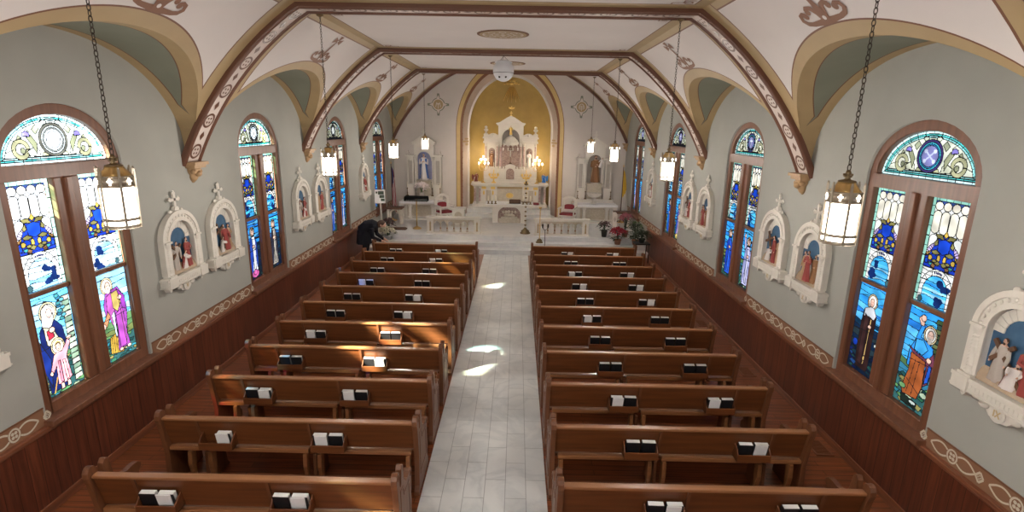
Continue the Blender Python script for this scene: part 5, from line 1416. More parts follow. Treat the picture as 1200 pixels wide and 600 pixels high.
# free-standing altar
AYF = 19.1
t = empty('altar_table', (C0+.02, AYF, FZ), 'white stone altar table with arched relief in its front', 'altar')
b = MB(); arch_plate(b, -.62, .62, 0, .62, 0, .41, .30, 0, .10, 0); b.box(-.62, .10, 0, .62, .62, .62)
for s in (-1, 1): b.box(s*.53-.075, -.02, 0, s*.53+.075, .02, .62)
b.build('altar_body', 'white', t, bev=.006)
b = MB(); b.box(-.86, -.14, .62, .86, .74, .69); b.box(-.80, -.08, .585, .80, .68, .62); b.build('altar_top', 'white', t, bev=.010)
b = MB(); b.prism([(-.41, .0)]+arc(0, .30, .41, .31, PI, 0, 16)+[(.41, 0)], 'y', .085, .099); b.build('relief_ground', 'marblebrown', t)
b = MB(); b.box(-.38, .03, .0, .38, .095, .16); b.box(-.30, .04, .16, .30, .095, .22); b.tube([(-.18, .06, .27), (-.05, .05, .30), (.10, .05, .29), (.2, .06, .25)], [.05, .065, .06, .035], 10); b.sph((-.02, .045, .41), (.06, .04, .06), 0, 10, 8)
for x in (-.22, -.12, .1, .22): b.sph((x, .06, .40), (.045, .03, .055), 0, 8, 6)
b.build('relief_group', 'beige', t)
b = MB(); b.box(-.87, -.145, .69, .87, .745, .696); b.build('altar_cloth', 'whitecloth', t)
cs = None
for n, x in enumerate((-.76, -.63, -.50, .50, .63, .76)):
    lab = f'short white candle in a dark holder, {["outer", "middle", "inner", "inner", "middle", "outer"][n]} of three at {"left" if n < 3 else "right"} end of altar table'
    if cs is None:
        cs = empty('altar_candle', (0, 0, 0), lab, 'candlestick', 'candles on the altar table')
        b = MB(); b.lathe([(.05, 0), (.05, .012), (.022, .03), (.018, .06), (.034, .075), (.03, .10), (0, .10)], 12); b.build('holder', 'darkbrass', cs)
        b = MB(); b.lathe([(.026, .10), (.026, .30), (.0, .305)], 12); b.build('candle', 'wax', cs); cs.location = (C0+.02+x, AYF+.02, FZ+.697)
    else: dup(cs, (C0+.02+x, AYF+.02, FZ+.697), lab)
t = empty('missal_stand', (C0+.22, AYF+.15, FZ+.720), 'dark red open missal on a low stand on the altar table', 'book')
b = MB(); b.prism([(-.10, 0), (.12, 0), (.12, .12), (.10, .12), (-.10, .03)], 'x', -.17, .17); b.build('stand', 'crosswood', t, bev=.004)
m = Matrix.Rotation(.40, 4, 'X')
b = MB(); b.box(-.21, -.12, .045, .21, .13, .058, 0, m); b.box(-.20, -.115, .058, -.004, .125, .075, 1, m); b.box(.004, -.115, .058, .20, .125, .072, 1, m); b.build('open_book', ['black', 'hair'], t, bev=.004)
t = empty('server_stool', (1.02, 20.55, .75), 'small red-topped stool on the altar steps right of the altar table', 'stool')
b = MB(); b.box(-.15, -.12, .18, .15, .12, .25); b.build('cushion', 'chairred', t, bev=.02)
for x in (-.12, .12):
    for y in (-.09, .09): b = MB(); b.cyl((x, y, 0), (x, y, .18), .014, n=8); b.build('leg', 'white', t)

# communion rails
def rail(x0, x1, label):
    t = empty('communion_rail', ((x0+x1)/2, 17.05, FZ), label, 'altar rail', 'white communion rails'); w = x1-x0; h = w/2
    b = MB(); b.box(-h-.03, -.11, .50, h+.03, .11, .55); b.box(-h-.01, -.08, .465, h+.01, .08, .50); b.build('top_slab', 'white', t, bev=.008)
    b = MB(); b.box(-h-.02, -.10, 0, h+.02, .10, .05); b.build('plinth', 'white', t, bev=.006)
    for s in (-1, 1):
        b = MB(); b.box(s*(h-.11)-.10, -.075, .05, s*(h-.11)+.10, .075, .47); ep = b.build('end_pier', 'white', t, bev=.006)
        b = MB(); b.lathe([(.028, .0), (.03, .02), (.022, .03), (.022, .22), (.03, .24), (.012, .30), (0, .34)], 10, (s*(h-.11), -.082, .09)); b.build('pier_relief', 'gold', ep)
    n = 6; iw = w-.42; st_w = iw/n
    b = MB()
    for i in range(n):
        cx = -iw/2+st_w*(i+.5); arch_plate(b, cx-st_w/2, cx+st_w/2, .30, .465, cx, st_w*.38, .32, -.05, .05)
    b.build('arcade', 'beige', t)
    for i in range(n-1):
        b = MB(); x = -iw/2+st_w*(i+1); column(b, x, 0, .05, .31, .026, 0, 1, 12); b.build('baluster', ['robebrown', 'beige'], t)
rail(-2.60, -.86, 'white arcaded communion rail left of the central opening'); rail(.90, 2.66, 'white arcaded communion rail right of the central opening')

# side altars
def side_altar(x, label, cloth=True):
    t = empty('side_altar', (x, 19.45, FZ), label, 'altar', 'white side altars on the chancel wall')
    b = MB(); b.box(-.80, -.05, 0, .80, 1.1, .06); b.box(-.70, .22, .06, .70, 1.1, .56); b.build('altar_base', 'white', t, bev=.006)
    b = MB(); b.box(-.55, .19, .10, .55, .225, .52); b.build('front_panel', 'beige', t)
    for s in (-1, 1):
        for xx in (.70, .42):
            b = MB(); b.box(s*xx-.07, .02, .06, s*xx+.07, .16, .14); b.box(s*xx-.05, .04, .14, s*xx+.05, .14, .48); b.box(s*xx-.075, .015, .48, s*xx+.075, .165, .57); b.build('pier', 'white', t, bev=.008)
    b = MB(); b.box(-.79, -.02, .57, .79, 1.1, .66); b.build('mensa', 'white', t, bev=.010)
    b = MB(); b.box(-.80, -.035, .60, .80, .60, .672); b.box(-.805, .05, .42, -.795, .55, .66); b.box(.795, .05, .42, .805, .55, .66); b.build('altar_cloth', 'whitecloth', t, bev=.012)
    b = MB(); b.box(-.72, .60, .66, .72, 1.1, .80); b.build('gradine', 'white', t, bev=.006)
    for s in (-1, 1):
        b = MB(); b.box(s*.50-.15, .72, .80, s*.50+.15, 1.1, 1.22); b.box(s*.50-.11, .71, .86, s*.50+.11, .73, 1.16); b.build('pedestal', 'white', t, bev=.006)
        b = MB(); arch_plate(b, s*.52-.13, s*.52+.13, 1.22, 2.26, s*.52, .075, 2.08, .80, .92); b.box(s*.52-.13, .92, 1.22, s*.52+.13, 1.1, 2.26); b.build('side_bay', 'white', t, bev=.005)
        b = MB(); b.box(s*.52-.07, .905, 1.24, s*.52+.07, .918, 2.10); b.build('side_panel', 'robegrey', t)
        b = MB(); column(b, s*.33, .80, 1.22, 2.26, .035, 0, 0); b.build('column', 'white', t)
        b = MB(); b.box(s*.50-.19, .72, 2.26, s*.50+.19, 1.1, 2.32); urn(b, s*.60, .86, 2.32, .16); b.build('entablature', 'white', t, bev=.006)
    b = MB(); arch_plate(b, -.37, .37, 2.10, 2.74, 0, .275, 2.18, .82, 1.0); b.box(-.37, 1.0, 1.22, .37, 1.1, 2.74); b.build('niche', 'white', t, bev=.005)
    b = MB(); b.band(arc(0, 2.18, .31, .31, PI, 0, 18), arc(0, 2.18, .265, .265, PI, 0, 18), 'y', .79, .83); b.build('arch_moulding', 'white', t)
    b = MB(); b.box(-.42, .76, 2.70, .42, 1.1, 2.76); b.prism([(-.45, 2.76), (.45, 2.76), (.45, 2.79), (0, 3.08), (-.45, 2.79)], 'y', .74, 1.1); b.prism([(-.30, 2.79), (.30, 2.79), (0, 2.98)], 'y', .725, .745)
    b.build('pediment', 'white', t, bev=.006)
    b = MB(); b.box(-.025, .85, 3.07, .025, .90, 3.26); b.box(-.075, .85, 3.15, .075, .90, 3.19); b.sph((0, .875, 3.27), .035, 0, 8, 6); b.build('top_cross', 'white', t)
    b = MB(); b.box(-.27, .72, .80, .27, 1.0, 1.34); b.box(-.30, .70, 1.34, .30, 1.0, 1.39); b.build('statue_pedestal', 'beige', t, bev=.006)
    return t
SAX = 3.22
side_altar(-SAX, 'white pedimented side altar with a blue and white statue'); side_altar(SAX, 'white pedimented side altar with a brown-robed statue')
b = MB(); b.prism([(-.265, 0)]+arc(0, .79, .265, .265, PI, 0, 14)+[(.265, 0)], 'y', 0, .012); bk = b.build('niche_backing', 'nicheblue', loc=(-SAX, 19.45+.985, FZ+1.40)); 
bk.parent = [o for o in D.objects if o.name == 'side_altar'][0]; bk.location = (0, .985, 1.40)
b = MB(); b.prism([(-.265, 0)]+arc(0, .79, .265, .265, PI, 0, 14)+[(.265, 0)], 'y', 0, .012); bk = b.build('niche_backing', 'nicheshade', loc=(0, .985, 1.40)); bk.parent = D.objects['side_altar.001']
statue('mary_statue', .96, (-SAX, 20.25, FZ+1.395), 'statue in white gown and blue mantle in the left side altar niche', 'robewhite', 'robeblue', 'pray', veil=True, wrap=.75).name = 'mantled_statue'
statue('bearded_statue', 1.0, (SAX+.02, 20.25, FZ+1.395), 'brown-robed bearded statue holding a child in the right side altar niche', 'robebrown', 'robetan', 'hold', beard=True, wrap=.3)
b = MB(); figure(b, .36, (0, 0, 0), arms='open'); o = b.build('child_statuette', ['robewhite', 'robetan', 'skin', 'hair'], loc=(SAX+.15, 20.03, FZ+2.0)); o.rotation_euler = (0, .25, -.4); tag(o, 'small pale child figure on the arm of the brown-robed statue', 'statue')
cs2 = None
for x, y, lab in ((-SAX-.62, 20.14, 'outer, left side altar'), (-SAX+.62, 20.14, 'inner, left side altar'), (SAX-.62, 20.14, 'inner, right side altar'), (SAX+.62, 20.14, 'outer, right side altar'), (-SAX+.33, 20.12, 'beside the white flowers, left side altar'), (SAX-.33, 20.12, 'beside the white bowl, right side altar')):
    lab = 'slim brass candlestick, '+lab
    if cs2 is None:
        cs2 = empty('brass_candlestick', (0, 0, 0), lab, 'candlestick', 'brass candlesticks on the side altars')
        b = MB(); b.lathe([(.055, 0), (.055, .015), (.02, .04), (.012, .08), (.022, .12), (.010, .15), (.010, .26), (.03, .28), (.02, .30), (0, .30)], 12); b.build('stick', 'darkbrass', cs2)
        b = MB(); b.cyl((0, 0, .30), (0, 0, .52), .010, n=8); b.build('taper', 'wax', cs2); cs2.location = (x, y-.04, FZ+.802)
    else: dup(cs2, (x, y-.04, FZ+.802), lab)
t = empty('shell_bowl', (SAX-.04, 19.80, FZ+.676), 'white shell bowl on a footed stem on the right side altar', 'bowl')
b = MB(); b.lathe([(.12, 0), (.12, .03), (.06, .06), (.05, .14), (.09, .22), (0, .22)], 16); b.build('foot', 'white', t)
b = MB(); R_ = [[((r+.012*math.cos(12*2*PI*j/48))*1.25*math.cos(2*PI*j/48), (r+.012*math.cos(12*2*PI*j/48))*math.sin(2*PI*j/48), z) for j in range(48)] for r, z in ((.05, .22), (.15, .27), (.21, .36), (.22, .40), (.20, .40), (.13, .30), (.02, .27))]
b.rings(R_); b.build('fluted_bowl', 'white', t)

# furniture
def chair(loc, rz, label):
    t = empty('sanctuary_chair', loc, label, 'chair', 'white sanctuary chairs with red seats', rz)
    for x in (-.27, .27):
        b = MB(); b.prism([(-.22, 0), (-.18, 0), (-.19, .40), (-.19, .62), (-.24, .62), (-.25, .40)], 'x', x-.022, x+.022); b.build('front_leg', 'white', t, bev=.005)
        b = MB(); b.prism([(.24, 0), (.28, 0), (.24, .45), (.27, .98), (.235, .98), (.19, .45)], 'x', x-.022, x+.022); b.build('back_leg', 'white', t, bev=.005)
        b = MB(); b.prism([(-.26, .62), (.23, .64), (.23, .67), (-.20, .67), (-.28, .655)], 'x', x-.03, x+.03); b.build('armrest', 'white', t, bev=.008)
    b = MB(); b.box(-.27, -.23, .36, .27, .22, .41); b.build('seat_frame', 'white', t, bev=.005)
    b = MB(); b.box(-.25, -.22, .41, .25, .20, .47); b.build('seat', 'chairred', t, bev=.02)
    b = MB(); b.band([(-.25, .52)]+arc(0, .90, .25, .16, PI, 0, 14)+[(.25, .52), (-.25, .52)], [(-.18, .58)]+arc(0, .88, .18, .09, PI, 0, 14)+[(.18, .58), (-.18, .58)], 'y', .215, .255); bf = b.build('back_frame', 'white', t, bev=.004)
    b = MB(); b.prism([(-.185, .575)]+arc(0, .70, .185, .06, PI, 0, 14)+[(.185, .575)], 'y', .215, .24); b.build('back_pad', 'chairred', bf, bev=.008)
chair((2.12, 18.75, FZ), -.35, 'white carved chair with red seat behind the right communion rail')
chair((-2.25, 18.75, FZ), .6, 'white carved chair with red seat behind the left communion rail')
t = empty('ambo', (-1.72, 18.35, FZ), 'small white lectern block with a beige arched panel behind the left rail', 'lectern')
b = MB(); b.box(-.25, -.14, 0, .25, .16, .06); b.box(-.21, -.10, .06, .21, .13, .60); b.build('body', 'white', t, bev=.006)
b = MB(); b.box(-.26, -.15, .60, .26, .17, .66); b.build('top_slab', 'white', t, bev=.006)
b = MB(); b.prism([(-.13, .12)]+arc(0, .38, .13, .14, PI, 0, 12)+[(.13, .12)], 'y', -.115, -.098); b.build('arched_panel', 'beige', t)
def side_table(loc, label):
    t = empty('credence_table', loc, label, 'table', 'small dark-topped tables by the chancel corners')
    b = MB(); b.box(-.30, -.18, .56, .30, .18, .60); b.box(-.27, -.15, .53, .27, .15, .56); b.build('table_top', 'crosswood', t, bev=.006)
    for s in (-1, 1):
        b = MB(); b.prism([(-.13, 0), (-.06, 0), (-.05, .30), (-.10, .53), (.10, .53), (.05, .30), (.06, 0), (.13, 0), (.10, .06), (-.10, .06)][:2]+[(-.04, .25), (-.09, .53), (.09, .53), (.04, .25), (.06, 0), (.13, 0), (.13, .05), (-.13, .05)], 'y', -.12, -.09) if False else b.box(s*.22-.04, -.13, 0, s*.22+.04, .13, .53)
        b.build('leg_panel', 'white', t, bev=.01)
    b = MB(); b.band([(-.18, .22)]+arc(0, .36, .18, .17, PI, 0, 12)+[(.18, .22)], [(-.13, .22)]+arc(0, .36, .13, .12, PI, 0, 12)+[(.13, .22)], 'y', -.03, .03); b.build('arched_brace', 'white', t)
side_table((-3.98, 18.55, FZ), 'small white table with dark top by the left chancel corner'); side_table((4.02, 18.55, FZ), 'small white table with dark top by the right chancel corner')
b = MB(); b.box(-.34, -.13, 0, .34, .13, .035); b.box(-.30, -.11, .035, .30, .11, .06); o = b.build('footstool', 'crosswood', loc=(-3.72, 17.55, FZ), bev=.006); tag(o, 'low dark wooden footboard on the marble floor at the left', 'footstool')

# stands
t = empty('candle_stand', (.60, 17.27, FZ), 'tall candle stand of pale shaft with dark knobs at the chancel opening', 'candle stand')
b = MB(); b.lathe([(.17, 0), (.17, .03), (.13, .06), (.14, .09), (.06, .15), (.03, .20), (0, .20)], 18); b.build('base', 'darkbrass', t)
b = MB(); b.cyl((0, 0, .18), (0, 0, 1.60), .018, n=10); b.build('shaft', 'stat', t)
for i in range(9):
    b = MB(); b.lathe([(.018, -.025), (.036, -.012), (.036, .012), (.018, .025)], 12, (0, 0, .28+.15*i)); b.build('knob', 'darkbrass', t)
b = MB(); b.lathe([(.02, 0), (.15, .015), (.16, .03), (.02, .02)], 20, (0, 0, 1.02)); b.build('drip_dish', 'darkbrass', t)
b = MB(); b.lathe([(.02, 0), (.07, .03), (.06, .06), (0, .06)], 14, (0, 0, 1.58)); b.cyl((0, 0, 1.64), (0, 0, 1.72), .03, n=12); b.build('candle_cup', 'darkbrass', t)
t = empty('brass_stand', (1.05, 16.58, .30), 'slender brass stand with a cup top on the chancel step', 'candle stand')
b = MB(); b.lathe([(.12, 0), (.12, .02), (.08, .05), (.09, .08), (.03, .13), (0, .13)], 16); b.build('base', 'darkbrass', t)
b = MB(); b.tube([(0, 0, .10), (0, 0, 1.08)], .014, 10); b.sph((0, 0, .55), (.024, .024, .03), 0, 10, 6); b.build('shaft', 'brass', t)
b = MB(); b.lathe([(.014, 0), (.05, .05), (.055, .08), (.03, .08), (0, .05)], 14, (0, 0, 1.06)); b.build('cup', 'brass', t)
t = empty('microphone_stand', (1.16, 15.5, 0), 'thin black microphone stand with twin holder before the right rail', 'microphone stand')
b = MB(); b.lathe([(.13, 0), (.13, .012), (.03, .03), (0, .03)], 16); b.build('base', 'iron', t)
b = MB(); b.cyl((0, 0, .02), (0, 0, .92), .010, n=8); b.build('pole', 'iron', t)
b = MB(); b.tube([(-.07, 0, 1.0), (-.04, 0, .93), (0, 0, .92), (.05, 0, .94), (.08, 0, 1.02)], .008, 6); b.build('bracket', 'iron', t)
for x in (-.075, .085):
    b = MB(); b.tube([(x, .0, .98), (x, -.02, 1.06), (x, -.03, 1.10)], [.016, .026, .020], 10); b.build('microphone', 'iron', t)
t = empty('draped_stand', (-3.06, 17.72, FZ), 'brass pole stand with a black fringed top left of the rail', 'stand')
b = MB(); b.lathe([(.15, 0), (.15, .02), (.10, .05), (.03, .09), (0, .09)], 16); b.build('base', 'brass', t)
b = MB(); b.cyl((0, 0, .06), (0, 0, 1.02), .020, n=10); b.sph((0, 0, .5), (.03, .03, .04), 0, 10, 6); b.build('pole', 'brass', t)
b = MB(); b.box(-.38, -.16, 1.04, .38, .16, 1.10); 
for i in range(26):
    x = -.365+.0292*i
    for y in (-.165, .165): b.box(x-.011, y-.006, .95-.012*(i % 2), x+.011, y+.006, 1.06)
for i in range(10):
    y = -.14+.031*i
    for x in (-.385, .385): b.box(x-.006, y-.012, .95-.012*(i % 2), x+.006, y+.012, 1.06)
b.build('fringed_top', 'blackcloth', t, bev=.004)
t = empty('notice_board', (-4.12, 17.15, FZ), 'white board on a white post left of the chancel', 'notice board')
b = MB(); b.lathe([(.12, 0), (.12, .02), (.03, .04), (.02, .06), (0, .06)], 14); b.cyl((0, 0, .04), (0, 0, 1.0), .028, n=10); b.build('post', 'white', t)
m = Matrix.Translation((0, -.035, 1.15)) @ Matrix.Rotation(.25, 4, 'Z') @ Matrix.Rotation(-.2, 4, 'X')
b = MB(); b.box(-.17, -.01, -.22, .17, .01, .22, 0, m); bd_ = b.build('board', 'paper', t, bev=.004)
b = MB(); 
for i, (x0, z0, x1, z1) in enumerate(((-.06, .06, .12, .17), (-.02, -.05, .13, .05), (.02, -.15, .14, -.07), (-.13, .10, -.08, .16))): b.box(x0, -.016, z0, x1, -.009, z1, 0, m)
b.build('picture_panel', 'leaf', bd_)
t = empty('white_post', (3.46, 16.90, FZ), 'white painted post with a pale emblem behind the red poinsettias', 'post')
b = MB(); b.box(-.09, -.06, 0, .09, .06, .05); b.box(-.065, -.03, .05, .065, .03, .74); b.prism([(-.075, .74), (.075, .74), (.05, .80), (0, .83), (-.05, .80)], 'y', -.03, .03); b.build('post', 'white', t, bev=.006)
b = MB(); b.prism([(0, .50), (.035, .60), (0, .70), (-.035, .60)], 'y', -.038, -.03); b.build('emblem', 'robegrey', t)

# flags
def flag(loc, label, kind):
    t = empty('flag', loc, label, 'flag')
    b = MB(); b.lathe([(.16, 0), (.16, .03), (.05, .06), (.02, .10), (0, .10)], 16); b.build('base', 'brass', t)
    b = MB(); b.cyl((0, 0, .05), (0, 0, 2.05), .014, n=10); b.build('pole', 'crosswood', t)
    b = MB(); b.lathe([(.012, 0), (.03, .03), (.012, .06), (.004, .14), (0, .14)], 10, (0, 0, 2.05)); b.build('finial', 'brass', t)
    b = MB(); n, k = 39, 26; R = []
    for j in range(k+1):
        v = j/k; z = 1.95-v*1.50; spread = .045+.15*v**.7; row = []
        for i in range(n+1):
            u = i/n; x = .015+spread*u*1.15-.02*v; y = (.03+.05*v)*math.sin(u*PI*5+v*1.2)-.05*u*v
            row.append((x, y, z-u*.10-.06*math.sin(u*PI)*v))
        R.append(row)
    vs = [p for r in R for p in r]; fs = []; mi = []
    for j in range(k):
        for i in range(n):
            a = j*(n+1)+i; fs.append((a, a+1, a+n+2, a+n+1))
            u, v = i/n, j/k
            if kind == 'us': mi.append(2 if (v+u*.45) < .50 and u < .75 else (0 if int((u*13+v*2)) % 2 == 0 else 1))
            else: mi.append(0 if v+u*.25 < .66 else 1)
    b.add(vs, fs, mi, True)
    o = b.build('cloth', ['flagred', 'flagwhite', 'flagblue'] if kind == 'us' else ['flagyellow', 'flagwhite'], t, recalc=False)
    s = o.modifiers.new('thick', 'SOLIDIFY'); s.thickness = .004
flag((-4.22, 19.2, FZ), 'red white and blue striped flag furled on a pole by the left side altar', 'us')
flag((4.20, 19.75, FZ), 'yellow and white flag furled on a pole by the right side altar', 'v')

# monogram medallions on the chancel wall
def emblem(x, z, label, kind):
    t = empty('monogram_medallion', (x, YF-.001, z), label, 'wall medallion', 'gilt monogram medallions on the chancel wall')
    b = MB(); pts = []
    for i in range(128):
        a = 2*PI*i/128; d = abs(((a+PI/4) % (PI/2))-PI/4); r = .245+(.155 if d < .10 else (.155*max(0, 1-((d-.10)/.13))**1.5 if d < .23 else 0)); pts.append((r*math.cos(a), r*math.sin(a)))
    b.prism(pts, 'y', -.018, 0); b.build('olive_border', 'green', t)
    b = MB(); b.prism([(.215*math.cos(2*PI*i/32), .215*math.sin(2*PI*i/32)) for i in range(32)], 'y', -.026, -.018)
    for k in range(4):
        a = k*PI/2; c, s = math.cos(a), math.sin(a); b.prism([(c*.20-s*.06, s*.20+c*.06), (c*.34, s*.34), (c*.20+s*.06, s*.20-c*.06)], 'y', -.026, -.018)
    b.build('cream_ring', 'cream', t)
    b = MB(); b.prism([(.18*math.cos(2*PI*i/32), .18*math.sin(2*PI*i/32)) for i in range(32)], 'y', -.032, -.026); b.build('gold_field', 'gold', t)
    b = MB()
    def S(x0, z0, x1, z1, w=.012):
        Lg = math.hypot(x1-x0, z1-z0); nx, nz = -(z1-z0)/Lg*w, (x1-x0)/Lg*w; b.prism([(x0+nx, z0+nz), (x1+nx, z1+nz), (x1-nx, z1-nz), (x0-nx, z0-nz)], 'y', -.038, -.032)
    S(0, -.15, 0, .05)
    if kind == 0:
        S(-.09, -.09, -.06, .07); S(-.06, .07, 0, -.02); S(0, -.02, .06, .07); S(.06, .07, .09, -.09); S(-.05, .03, .05, .03)
    else:
        P = [(-.10, -.07), (-.10, .02), (-.05, .09), (0, .11), (.05, .09), (.10, .02), (.10, -.07)]
        for p, q in zip(P[:-1], P[1:]): S(*p, *q)
        S(-.05, -.10, -.05, .05); S(.05, -.10, .05, .05)
    b.build('monogram', 'cream', t)
emblem(-2.70, 4.615, 'round gilt monogram medallion with four points, left of the chancel arch', 0); emblem(2.65, 4.62, 'round gilt monogram medallion with four points, right of the chancel arch', 1)
# ---------------------------------------------------------------- plants and flowers
def leaf(b, p, d, L, w, mi, droop=.2, r=random):
    d = Vector(d).normalized(); s = d.cross(Vector((0, 0, 1))); s = s.normalized() if s.length > .05 else Vector((1, 0, 0)); n = s.cross(d)
    P = Vector(p); m1 = P+d*L*.45+n*.03*L; e = P+d*L-Vector((0, 0, droop*L))
    b.add([P, m1+s*w, e, m1-s*w, m1-n*.04*L], [(0, 1, 4), (1, 2, 4), (2, 3, 4), (3, 0, 4)], mi)
def plant(name, loc, label, h, rad, fol, flo, nf, nl, seed, pot='pot', potr=.11, poth=.16, flsize=.08, stems=True):
    r = random.Random(seed); t = empty(name, loc, label, 'plant')
    b = MB(); b.lathe([(potr*.75, 0), (potr, poth*.85), (potr*1.1, poth*.86), (potr*1.1, poth), (potr*.95, poth), (potr*.9, poth*.85), (0, poth*.85)], 18); b.build('pot', pot, t)
    b = MB()
    for i in range(nl):
        a, f = r.uniform(0, 2*PI), r.random()**.6; z = poth+(h-poth)*r.uniform(.05, .95); q = rad*f*math.sin(PI*min(.95, .25+.7*(z-poth)/(h-poth)))
        leaf(b, (q*math.cos(a), q*math.sin(a), z), (math.cos(a), math.sin(a), r.uniform(-.1, .8)), r.uniform(.10, .18), r.uniform(.03, .05), 0, .3)
    for i in range(14):
        a = r.uniform(0, 2*PI); q = rad*r.uniform(.1, .7); b.tube([(0, 0, poth*.8), (q*.4*math.cos(a), q*.4*math.sin(a), poth+(h-poth)*.5), (q*math.cos(a), q*math.sin(a), h*.92)], .006, 5)
    b.build('foliage', fol, t)
    if nf:
        b = MB()
        for i in range(nf):
            a, f = 2*PI*i*.618, math.sqrt((i+.5)/nf); q = rad*f; z = h-(.32*rad)*(f**2)*1.6+r.uniform(-.03, .03)
            c = Vector((q*math.cos(a), q*math.sin(a), z)); out = Vector((math.cos(a)*f, math.sin(a)*f, .75)).normalized()
            s1 = out.cross(Vector((0, 0, 1))); s1 = s1.normalized() if s1.length > .05 else Vector((1, 0, 0)); s2 = out.cross(s1)
            for k in range(7):
                aa = 2*PI*k/7+r.random()*.3; leaf(b, c, s1*math.cos(aa)+s2*math.sin(aa)+out*r.uniform(.15, .5), flsize*r.uniform(.8, 1.2), flsize*.30, 0, .05)
            b.sph(tuple(c+out*.01), flsize*.16, 0, 6, 4)
        b.build('flowers', flo, t)
    return t
plant('red_poinsettia', (3.53, 16.55, .30), 'bright red poinsettia in a pot on the right chancel step', .50, .23, 'leaf', 'pred', 22, 60, 1, flsize=.12)
plant('pink_poinsettia', (3.84, 17.05, .45), 'dusky pink poinsettia behind the red one at the right wall', .72, .20, 'leaf', 'ppink', 16, 50, 2, flsize=.11, poth=.2)
plant('dark_flower_pot', (3.16, 16.98, .45), 'dusky purple flowers in a dark urn beside the white post', .48, .19, 'leaf', 'pdusky', 16, 40, 3, 'iron', .10, .22, .08)
plant('green_plant', (4.09, 16.56, .30), 'bushy dark green plant in a pot at right wall beside red poinsettia', .72, .22, 'leaf', 'palegreen', 5, 150, 4, flsize=.08)
plant('cream_flower_pot', (-3.78, 16.55, .30), 'cream flowers in a foil-wrapped pot on the left chancel step', .40, .22, 'leaf', 'pcream', 22, 40, 5, 'foil', .12, .15, .10)
plant('dusky_flower_pot', (-3.86, 17.05, .45), 'dusky purple flowers in a pot behind the cream flowers', .42, .20, 'leaf', 'pdusky', 18, 40, 6, 'iron', .10, .15, .09)
plant('white_flower_vase', (-SAX-.02, 19.76, FZ+.676), 'white flowers in a vase on the left side altar', .62, .24, 'palegreen', 'pwhite', 26, 14, 7, 'white', .08, .30, .15)
t = empty('plant_table', (4.05, 15.55, 0), 'small dark plant table with thin legs by the right wall in front of the step', 'table')
b = MB(); b.box(-.22, -.20, .55, .22, .20, .59); b.build('table_top', 'iron', t, bev=.005)
for x in (-.19, .19):
    for y in (-.17, .17): b = MB(); b.cyl((x, y, 0), (x, y, .55), .012, n=8); b.build('leg', 'iron', t)
plant('trailing_plant', (4.05, 15.55, .59), 'dark trailing plant on the thin-legged table by the right wall', .36, .24, 'leaf', 'leaf', 0, 130, 8, 'iron', .10, .12)

